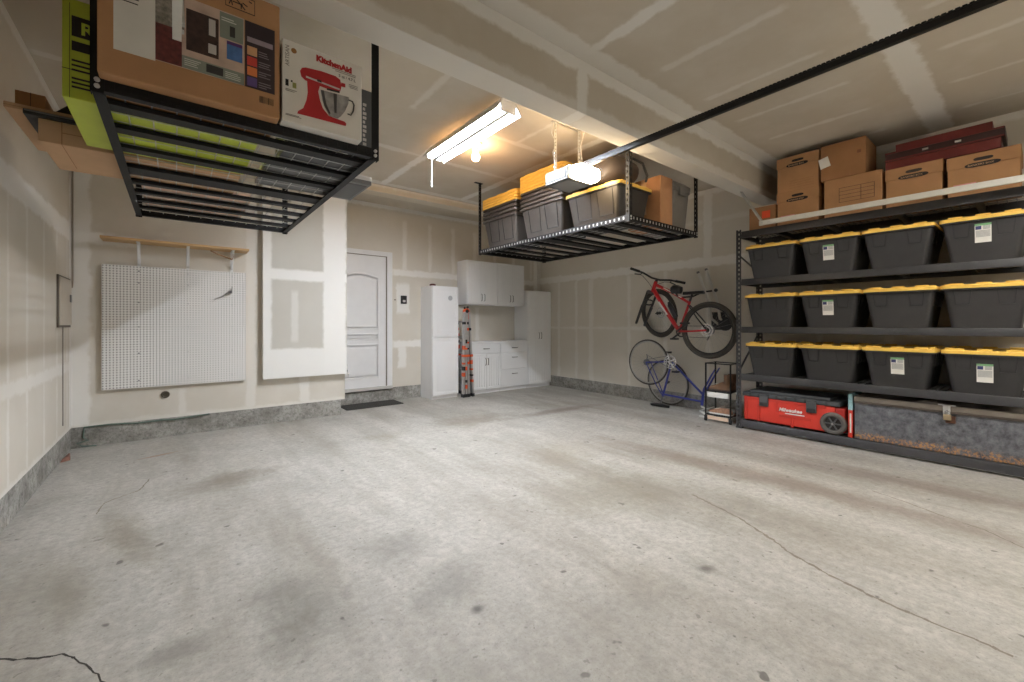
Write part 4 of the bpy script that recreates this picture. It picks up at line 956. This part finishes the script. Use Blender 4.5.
# ------------------------------------------------------------------ folded ladder
ALU = M('ladder_aluminium', (188, 186, 184), .35, .6, .06, 30); ORG = M('ladder_orange', (224, 92, 48), .5, 0, .06)
t = thing('folding_ladder', 'folded aluminium ladder with orange hinges leaning between the white cabinets', 'ladder', (3.76, 6.0, 0))
def rail(xa, xb, y, name):
    m = MB().bar((xa, y, .02), (xb, y, 1.40), .03, .06, up=(0, 1, 0)); r_ = m.build(name, ALU, t, .003)
    MB().bar((xa, y, 0.001), (xa + (xb - xa) * .04, y, .055), .042, .075, up=(0, 1, 0)).build('foot', BLKP, r_, .004)
    ks = sorted(random.sample([.10, .17, .24, .31, .38, .55, .62, .70, .77, .84], 5))
    for i, k in enumerate(ks):
        h_ = random.choice((.02, .03, .045)); MB().bar((xa + (xb - xa) * k, y, 1.42 * k), (xa + (xb - xa) * (k + h_), y, 1.42 * (k + h_)), .032, .063, up=(0, 1, 0)).build('black_label' if i % 3 == 1 else 'orange_sticker', BLKP if i % 3 == 1 else ORG, r_)
    MB().bar((xa + (xb - xa) * .46, y, .66), (xa + (xb - xa) * .49, y, .70), .045, .078, up=(0, 1, 0)).build('lock_collar', ORG, r_, .004)
for y in (5.92, 6.30):
    rail(3.688, 3.705, y, 'rail'); rail(3.735, 3.728, y, 'rail'); rail(3.785, 3.752, y, 'rail'); rail(3.868, 3.79, y, 'rail')
    h = MB().disc((3.745, y, 1.40), (0, 1, 0), .055, .05, 20).box((3.69, y - .022, 1.28), (3.80, y + .022, 1.38)); h = h.build('hinge', ORG, t, .004)
    MB().disc((3.745, y, 1.41), (0, 1, 0), .03, .066, 16).ball((3.77, y, 1.475), .022).ball((3.715, y, 1.462), .018).build('hinge_knob', BLKP, h)
m = MB()
for k in range(5):
    z = .2 + k * .26; x_ = 3.868 + (3.79 - 3.868) * z / 1.4; m.tube([(x_, 5.92, z), (x_, 6.30, z)], .014, 8); m.tube([(3.70, 5.92, z), (3.70, 6.30, z)], .014, 8)
m.build('rung', ALU, t)
# ------------------------------------------------------------------ bicycles
TYRE = M('tyre_rubber', (66, 62, 57), .8, 0, .15, 30); RIMB = M('black_rim', (40, 40, 42), .4, .3); RIMS = M('silver_rim', (184, 182, 178), .3, .8)
SPK = M('spoke_steel', (170, 168, 166), .35, .8); MRED = M('bike_red', (184, 34, 38), .35, 0, .05); MBLUE = M('bike_blue', (52, 62, 148), .35, 0, .06)
def wheel(name, root, c, ax, rad, tr, rim, tyre, hub=.02, spokes=24, disc=False):
    c = Vector(c); u, w_, d = frame_of(ax)
    o = MB().torus(c, ax, rad - tr, tr, 48, 8).build(name, tyre, root)
    MB().torus(c, ax, rad - tr * 2 - .006, .011, 48, 6, .9).build('rim', rim, o)
    m = MB()
    for i in range(spokes):
        a = 2 * PI * i / spokes; b = a + (.35 if i % 2 else -.35); sgn = 1 if (i // 2) % 2 else -1
        m.tube([c + (u * math.cos(b) + w_ * math.sin(b)) * hub + d * .025 * sgn, c + (u * math.cos(a) + w_ * math.sin(a)) * (rad - tr * 2 - .012)], .0011, 4)
    m.build('spokes', SPK, o)
    MB().disc(c, ax, hub, .055, 16).disc(c, ax, .008, .12, 10).build('hub', BLKP, o)
    if disc: MB().torus(c + d * disc, ax, .072, .009, 32, 4, .12).torus(c + d * disc, ax, .04, .007, 24, 4, .12).build('brake_disc', CHROME, o)
    return o
# --- red mountain bike: local x forward, z up, y left
mt = thing('mountain_bike', 'red mountain bike hung on the wall with turned handlebar and an empty fork', 'bicycle', (5.28, 2.648, 1.122), None, (0, R(0), R(90)))
RA = Vector((0, 0, 0)); BB = Vector((.40, 0, -.02)); ST = Vector((.25, 0, .375)); HT = Vector((.755, 0, .655)); HB = Vector((.80, 0, .55)); WR = .362
fr_ = MB(); fr_.tube([BB, ST], .017, 10); fr_.tube([ST + Vector((.01, 0, -.02)), (.5, 0, .505), HT + Vector((.0, 0, -.025))], [.016, .02, .022], 10)
fr_.tube([BB, (.59, 0, .25), HB + Vector((-.01, 0, .02))], [.024, .03, .028], 10); fr_.tube([HT + Vector((-.006, 0, .02)), HB + Vector((.006, 0, -.02))], .026, 12)
for sy in (-1, 1):
    fr_.tube([BB + Vector((-.03, sy * .03, 0)), (.2, sy * .06, -.015), (0, sy * .065, 0)], [.013, .012, .012], 8)
frame = fr_.build('frame', MRED, mt)
m = MB()
for sy in (-1, 1): m.tube([(0, sy * .065, .005), (.12, sy * .058, .15), ST + Vector((.01, sy * .02, -.05))], .009, 8)
m.build('seat_stays', BLKP, frame)
MB().text('SPECIAL', .05, (.50, -.031, .0), (.68, 0, .73), (-.73, 0, .68), .0008).build('white_lettering', PAPER, frame) if False else MB().bar((.56, .0305, .205), (.69, .0305, .385), .022, .002, up=(0, 1, 0)).build('white_graphic', PAPER, frame); MB().bar((.56, -.0305, .205), (.69, -.0305, .385), .022, .002, up=(0, 1, 0)).build('white_graphic', PAPER, frame); MB().bar((.36, .018, .43), (.62, .02, .575), .014, .003, up=(0, 1, 0)).build('white_graphic', PAPER, frame)
sp = MB().tube([ST + Vector((.01, 0, -.03)), ST + Vector((-.03, 0, .09))], .0145, 10).build('seat_post', BLKP, mt)
sd = Vector((.20, 0, .475))
m = MB().loft([[(sd.x + a, y * w2, sd.z + zz + (.012 if y else 0) * 0) for y, zz in ((-1, -.008), (-.7, .022), (0, .03), (.7, .022), (1, -.008), (0, -.012))] for a, w2 in ((-.13, .05), (-.11, .068), (-.05, .06), (.03, .03), (.11, .019), (.145, .012))])
m.build('saddle', BLKP, sp, 0, smooth=70)
m = MB().disc(BB + Vector((0, -.045, 0)), (0, 1, 0), .02, .09).torus(BB + Vector((0, -.055, 0)), (0, 1, 0), .072, .009, 32, 6, .3)
m.bar(BB + Vector((0, -.075, 0)), BB + Vector((.14, -.075, -.1)), .022, .012, up=(0, 1, 0)); m.bar(BB + Vector((0, .06, 0)), BB + Vector((-.14, .06, .1)), .022, .012, up=(0, 1, 0))
ck = m.build('crankset', BLKP, mt)
MB().box(BB + Vector((.10, -.17, -.12)), BB + Vector((.19, -.085, -.095))).build('pedal', BLKP, ck, .004); MB().box(BB + Vector((-.19, .07, .095)), BB + Vector((-.10, .165, .12))).build('pedal', BLKP, ck, .004)
MB().torus((0, -.035, 0), (0, 1, 0), .05, .012, 24, 6, 1.2).disc((0, -.035, 0), (0, 1, 0), .05, .02).build('cassette', GREYM, mt)
MB().tube([(0, -.04, .052), BB + Vector((0, -.055, .072))], .004, 5).tube([(.03, -.045, -.10), BB + Vector((0, -.055, -.072))], .004, 5).tube([(0, -.06, -.02), (.02, -.06, -.07), (.05, -.06, -.13)], .01, 6).build('chain', M('bike_chain', (96, 92, 88), .4, .7), mt)
wheel('rear_wheel', mt, (0, 0, 0), (0, 1, 0), WR, .029, RIMB, TYRE, .024, 24, .045)
MB().tube([(.445, 0, .17), (.455, 0, .185), (.535, 0, .335), (.545, 0, .355), (.555, 0, .375)], [.03, .035, .035, .022, .018], 14).build('water_bottle', M('dark_bottle', (34, 36, 40), .4), mt)
bg = MB().loft([rrect(.44, 0, .485, .12, .07, .02), rrect(.44, 0, .52, .15, .10, .03), rrect(.44, 0, .57, .15, .10, .03), rrect(.45, 0, .60, .07, .06, .02)]).build('top_tube_bag', BLKP, mt)
# steered front assembly (fork, wheel, bar): turned about the head axis
axis = (HT - HB).normalized()
SR = Matrix.Translation(HB) @ Matrix.Rotation(R(-42), 4, axis) @ Matrix.Translation(-HB)
FA = Vector((1.01, 0, .075))
def steer(mb): mb.v = [SR @ p for p in mb.v]; return mb
m = MB()
CR = HB + Vector((.008, 0, -.03))
m.bar(CR + Vector((0, -.07, 0)), CR + Vector((0, .07, 0)), .04, .04)
for sy in (-1, 1):
    m.tube([CR + Vector((0, sy * .065, .01)), CR.lerp(FA, .5) + Vector((0, sy * .065, 0))], .016, 10); m.tube([CR.lerp(FA, .42) + Vector((0, sy * .065, 0)), FA + Vector((0, sy * .062, 0))], [.022, .018], 10)
m.torus(CR.lerp(FA, .3), (.35, 0, 1), .07, .01, 16, 6)
steer(m).build('fork', BLKP, mt)
fx_ = MB().tube([FA + Vector((0, -.075, 0)), FA + Vector((0, -.05, 0))], .012, 8); steer(fx_).build('dropout', GREYM, mt); fx_ = MB().tube([FA + Vector((0, .05, 0)), FA + Vector((0, .075, 0))], .012, 8); steer(fx_).build('dropout', GREYM, mt)
m = MB().tube([HT, HT + axis * .05], .02, 10); m.tube([HT + axis * .04, HT + axis * .05 + Vector((.05, 0, .015))], .018, 10); steer(m).build('stem', BLKP, mt)
HBc = HT + axis * .05 + Vector((.06, 0, .02))
m = MB().tube([HBc + Vector((-.06, -.39, .035)), HBc + Vector((-.03, -.2, .03)), HBc + Vector((0, -.06, 0)), HBc + Vector((0, .06, 0)), HBc + Vector((-.03, .2, .03)), HBc + Vector((-.06, .39, .035))], .013, 10); hb = steer(m).build('handlebar', BLKP, mt)
for sy in (-1, 1):
    g = MB().tube([HBc + Vector((-.043, sy * .26, .032)), HBc + Vector((-.06, sy * .395, .035))], .018, 10); steer(g).build('grip', RUBBER, hb)
    g = MB().tube([HBc + Vector((-.025, sy * .21, .028)), HBc + Vector((.03, sy * .22, .015)), HBc + Vector((.03, sy * .30, .0))], .008, 6); steer(g).build('brake_lever', BLKP, hb)
    g = MB().tube([HBc + Vector((.03, sy * .22, .015)), HBc + Vector((.10, sy * .16, .02)), HBc + Vector((.10, sy * .06, -.05)), HT + Vector((.06, 0, -.08)), HB + Vector((.0, 0, -.02))], .0035, 5); steer(g).build('brake_cable', BLKP, hb)

# --- blue road bike standing upside down, front wheel taken off
X0 = 5.50
bk = thing('road_bike', 'blue road bike frame standing upside down with only its rear wheel fitted', 'bicycle', (X0, 3.2, 0))
def P(y, z, dx=0.0): return Vector((X0 + dx, y, z))
DO = P(3.67, .635); B2 = P(3.29, .665); SC_ = P(3.43, .16); HL = P(2.83, .265); HH = P(2.85, .145); 
f = MB(); f.tube([B2, SC_], .0145, 10); f.tube([SC_ + Vector((0, 0, .03)), HH + Vector((0, 0, .02))], .013, 10); f.tube([B2, HL + Vector((0, 0, -.01))], .0145, 10); f.tube([HL + Vector((0, 0, .03)), HH + Vector((0, 0, -.03))], .018, 10)
for sx in (-1, 1):
    f.tube([B2 + Vector((sx * .02, .03, 0)), DO + Vector((sx * .06, 0, 0))], .009, 8); f.tube([SC_ + Vector((sx * .015, 0, .02)), P(3.5, .3, sx * .04), DO + Vector((sx * .06, 0, 0))], .0075, 8)
fb = f.build('frame', MBLUE, bk)
m = MB()
for sx in (-1, 1): m.tube([HL + Vector((0, 0, .02)), P(2.80, .34, sx * .045), P(2.70, .53, sx * .05), P(2.64, .63, sx * .05)], [.014, .014, .011, .009], 8)
m.build('fork', MBLUE, bk)
MB().tube([SC_, P(3.47, .045)], .013, 8).build('seat_post', GREYM, bk)
m = MB().loft([[(X0 + y * w2, 3.47 + a, .028 - zz) for y, zz in ((-1, -.01), (-.7, .018), (0, .027), (.7, .018), (1, -.01), (0, -.014))] for a, w2 in ((.13, .055), (.10, .07), (.03, .06), (-.06, .028), (-.14, .014))])
m.build('saddle', BLKP, bk, 0, smooth=70)
m = MB().torus(B2 + Vector((-.045, 0, 0)), (1, 0, 0), .088, .008, 36, 6, .4).torus(B2 + Vector((-.04, 0, 0)), (1, 0, 0), .06, .006, 28, 6, .4).disc(B2, (1, 0, 0), .02, .11)
for i in range(5):
    a = 2 * PI * i / 5; m.bar(B2 + Vector((-.045, 0, 0)), B2 + Vector((-.045, .085 * math.cos(a), .085 * math.sin(a))), .014, .006, up=(1, 0, 0))
m.bar(B2 + Vector((-.06, 0, 0)), B2 + Vector((-.06, -.12, -.12)), .018, .012, up=(1, 0, 0)); m.bar(B2 + Vector((.06, 0, 0)), B2 + Vector((.06, .12, .12)), .018, .012, up=(1, 0, 0))
ck = m.build('crankset', CHROME, bk)
MB().box(B2 + Vector((-.14, -.16, -.135)), B2 + Vector((-.065, -.08, -.11))).build('pedal', BLKP, ck, .003); MB().box(B2 + Vector((.065, .08, .11)), B2 + Vector((.14, .16, .135))).build('pedal', BLKP, ck, .003)
MB().tube([B2 + Vector((-.045, 0, .09)), DO + Vector((-.045, 0, .04))], .004, 5).tube([B2 + Vector((-.045, 0, -.09)), DO + Vector((-.045, -.03, .10))], .004, 5).tube([DO + Vector((-.05, 0, 0)), DO + Vector((-.05, -.02, .08)), DO + Vector((-.05, -.01, .12))], .009, 6).disc(DO + Vector((-.04, 0, 0)), (1, 0, 0), .045, .03).build('chain', GREYM, bk)
wheel('rear_wheel', bk, DO, (1, 0, 0), .338, .0125, RIMS, TYRE, .02, 28)
m = MB().tube([HH + Vector((0, .0, .0)), P(2.86, .10), P(2.78, .075)], .012, 8)
for sx in (-1, 1): m.tube([P(2.78, .075), P(2.78, .075, sx * .18), P(2.74, .07, sx * .20), P(2.69, .035, sx * .2), P(2.70, .014, sx * .2), P(2.78, .012, sx * .2)], .012, 8)
hb = m.build('drop_bar', M('white_bar_tape', (214, 212, 208), .7), bk)
for sx in (-1, 1): MB().tube([P(2.70, .06, sx * .2), P(2.66, .03, sx * .2), P(2.67, .012, sx * .2)], .010, 6).build('brake_lever', CHROME, hb)
MB().tube([B2.lerp(HL, .3) + Vector((-.02, .0, 0)), B2.lerp(HL, .3) + Vector((-.06, .02, -.02))], .006, 6).build('shift_lever', GREYM, bk); MB().bar(SC_ + Vector((0, .03, .06)), SC_ + Vector((0, .09, .05)), .05, .02).build('brake_caliper', GREYM, bk)
MB().box(B2.lerp(HL, .15) + Vector((-.035, -.015, -.03)), B2.lerp(HL, .3) + Vector((.0, .03, .03))).build('frame_bag', BLKP, bk, .006) if False else None
# --- the two loose front wheels
ax = Vector((1, 0, .10)).normalized()
fw = thing('bicycle_wheel', 'loose thin bicycle wheel on the floor leaning on the wall behind the blue frame', 'wheel', (5.66, 3.47, 0))
wheel('tyre', fw, (5.69, 3.47, .338), ax, .336, .0125, RIMS, TYRE, .02, 28)
ax = Vector((.95, -.27, .12)).normalized()
fw = thing('bicycle_wheel', 'knobbly front wheel hung on the wall behind the empty fork of the red bike', 'wheel', (5.6, 3.56, 1.0))
wheel('tyre', fw, (5.60, 3.56, 1.36), ax, .362, .029, RIMB, TYRE, .022, 24, .04)
o = MB().tube([(XR - .001, 3.50, 1.672), (5.60, 3.52, 1.652), (5.55, 3.53, 1.67)], .008, 8).disc((XR - .004, 3.50, 1.672), (1, 0, 0), .025, .007).build('wall_peg', GREYM); tag(o, 'short steel wall peg inside the top of the hung bicycle wheel', 'hook')

# --- wall hanger carrying the mountain bike
t = thing('bike_wall_hanger', 'steel wall hanger with two long pale arms behind the rear wheel of the red bike', 'bike hanger', (5.75, 2.72, 1.25))
PALE = M('pale_steel_tube', (206, 204, 198), .35, .3)
MB().box((5.735, 2.66, 1.12), (5.759, 2.84, 1.36)).build('wall_plate', BLKP, t, .004)
for dy in (0, -.112):
    zz = .03 if dy else 0
    m = MB().tube([(5.72, 2.74 + dy, 1.20), (5.58, 2.76 + dy, 1.27), (5.58, 2.80 + dy, 1.51), (5.58, 2.842 + dy, 1.63), (5.58, 2.943 + dy, 1.895 + zz)], .017, 10); a_ = m.build('arm', PALE, t)
    MB().tube([(5.58, 2.94 + dy, 1.887 + zz), (5.58, 2.949 + dy, 1.912 + zz)], .019, 10).build('end_cap', GREYM, a_)
m = MB().tube([(5.58, 2.68, 1.645), (5.58, 2.90, 1.63)], .012, 8); m.tube([(5.58, 2.86, 1.64), (5.45, 2.95, 1.57), (5.30, 3.06, 1.555), (5.22, 3.06, 1.60)], .011, 8); m.ball((5.575, 2.70, 1.645), .024)
m.build('support_hook', BLKP, t)
m = MB().disc((5.62, 2.60, 1.20), (1, 0, 0), .07, .04, 24).torus((5.62, 2.60, 1.20), (1, 0, 0), .075, .016, 28, 8); m.tube([(5.62, 2.60, 1.20), (5.735, 2.70, 1.22)], .02, 8); m.build('pivot_drum', BLKP, t)

# ------------------------------------------------------------------ shoe cart
t = thing('shoe_cart', 'small dark wire shoe cart on casters beside the steel shelving', 'shoe rack', (5.3, 2.47, 0))
CX0, CX1, CY0, CY1 = 5.17, 5.42, 2.33, 2.63
fm = MB()
for x in (CX0, CX1):
    for y in (CY0, CY1): fm.tube([(x, y, .07), (x, y, .72)], .010, 8)
fm.build('upright', GREYM if False else BLACKM, t)
for z, nm in ((.085, 'shelf'), (.375, 'shelf'), (.715, 'top_rail')):
    m = MB().tube([(CX0, CY0, z), (CX1, CY0, z), (CX1, CY1, z), (CX0, CY1, z)], .008, 6, True)
    if nm == 'shelf':
        for i in range(1, 8): m.tube([(CX0 + (CX1 - CX0) * i / 8, CY0, z), (CX0 + (CX1 - CX0) * i / 8, CY1, z)], .003, 5)
    m.build(nm, BLACKM, t)
for x in (CX0, CX1):
    for y in (CY0, CY1):
        m = MB().disc((x, y, .026), (0, 1, 0), .0255, .018, 16).box((x - .008, y - .016, .026), (x + .008, y + .016, .07)); m.build('caster', BLKP, t)
def shoe(label, name, x, y, z, mat, sole, boot=False, L=.28):
    t = thing(name, label, 'shoe', (x, y, z), None, (0, 0, 0)); t.rotation_euler = (0, 0, R(90))
    rings = []
    prof = ((-.14, .03, .05), (-.12, .038, .075), (-.06, .036, .08), (.0, .036, .075), (.06, .042, .058), (.11, .042, .045), (.14, .02, .03)) if not boot else ((-.14, .03, .09), (-.12, .04, .12), (-.06, .04, .12), (.0, .038, .10), (.06, .042, .065), (.11, .042, .055), (.14, .02, .035))
    for a, w_, h_ in prof: rings.append([(a, -w_, .014), (a, -w_ * .95, h_ * .55), (a, -w_ * .5, h_), (a, w_ * .5, h_), (a, w_ * .95, h_ * .55), (a, w_, .014)])
    MB().loft(rings).build('upper', mat, t, smooth=60)
    MB().loft([[(a, w_ * s1, z_) for s1, z_ in ((-1.06, 0), (-1.06, .018), (1.06, .018), (1.06, 0))] for a, w_, h_ in prof]).build('sole', sole, t)
    if boot: MB().lathe([(.046, .09), (.044, .14), (.046, .20), (.040, .20), (.038, .12)], (-.085, 0, 0), (0, 0, 1), 16).build('shaft', mat, t)
    m = MB()
    for i in range(4): m.box((.0 + i * .018, -.02, (.076 if not boot else .092) - i * .006), (.006 + i * .018, .02, (.084 if not boot else .10) - i * .006))
    m.build('laces', PAPER, t)
BRN = M('brown_suede', (112, 84, 62), .9, 0, .12, 20); SOL = M('dark_sole', (60, 48, 40), .8)
shoe('brown suede boot at the open edge of the upper cart shelf', 'work_boot', 5.235, 2.475, .384, BRN, SOL, True)
shoe('brown suede boot on the wall side of the upper cart shelf', 'work_boot', 5.35, 2.475, .384, BRN, SOL, True)
shoe('grey sneaker on the lower shelf of the shoe cart', 'sneaker', 5.335, 2.48, .094, M('grey_mesh', (126, 120, 112), .9, 0, .2, 40), PAPER)
shoe('tan and red sneaker at the near edge of the lower shelf of the shoe cart', 'sneaker', 5.235, 2.48, .094, M('tan_mesh', (150, 112, 88), .9, 0, .25, 40), PAPER)
o = MB().box((5.155, 2.35, .305), (5.16, 2.60, .365)).build('white_label_strip', PAPER); tag(o, 'white label strip hanging under the upper shelf of the shoe cart', 'label strip')
o = MB().box((5.155, 2.35, .03), (5.16, 2.60, .075)).build('white_label_strip', M('orange_white_strip', (222, 196, 172), .8)); tag(o, 'pale orange label strip under the lowest shelf of the shoe cart', 'label strip')
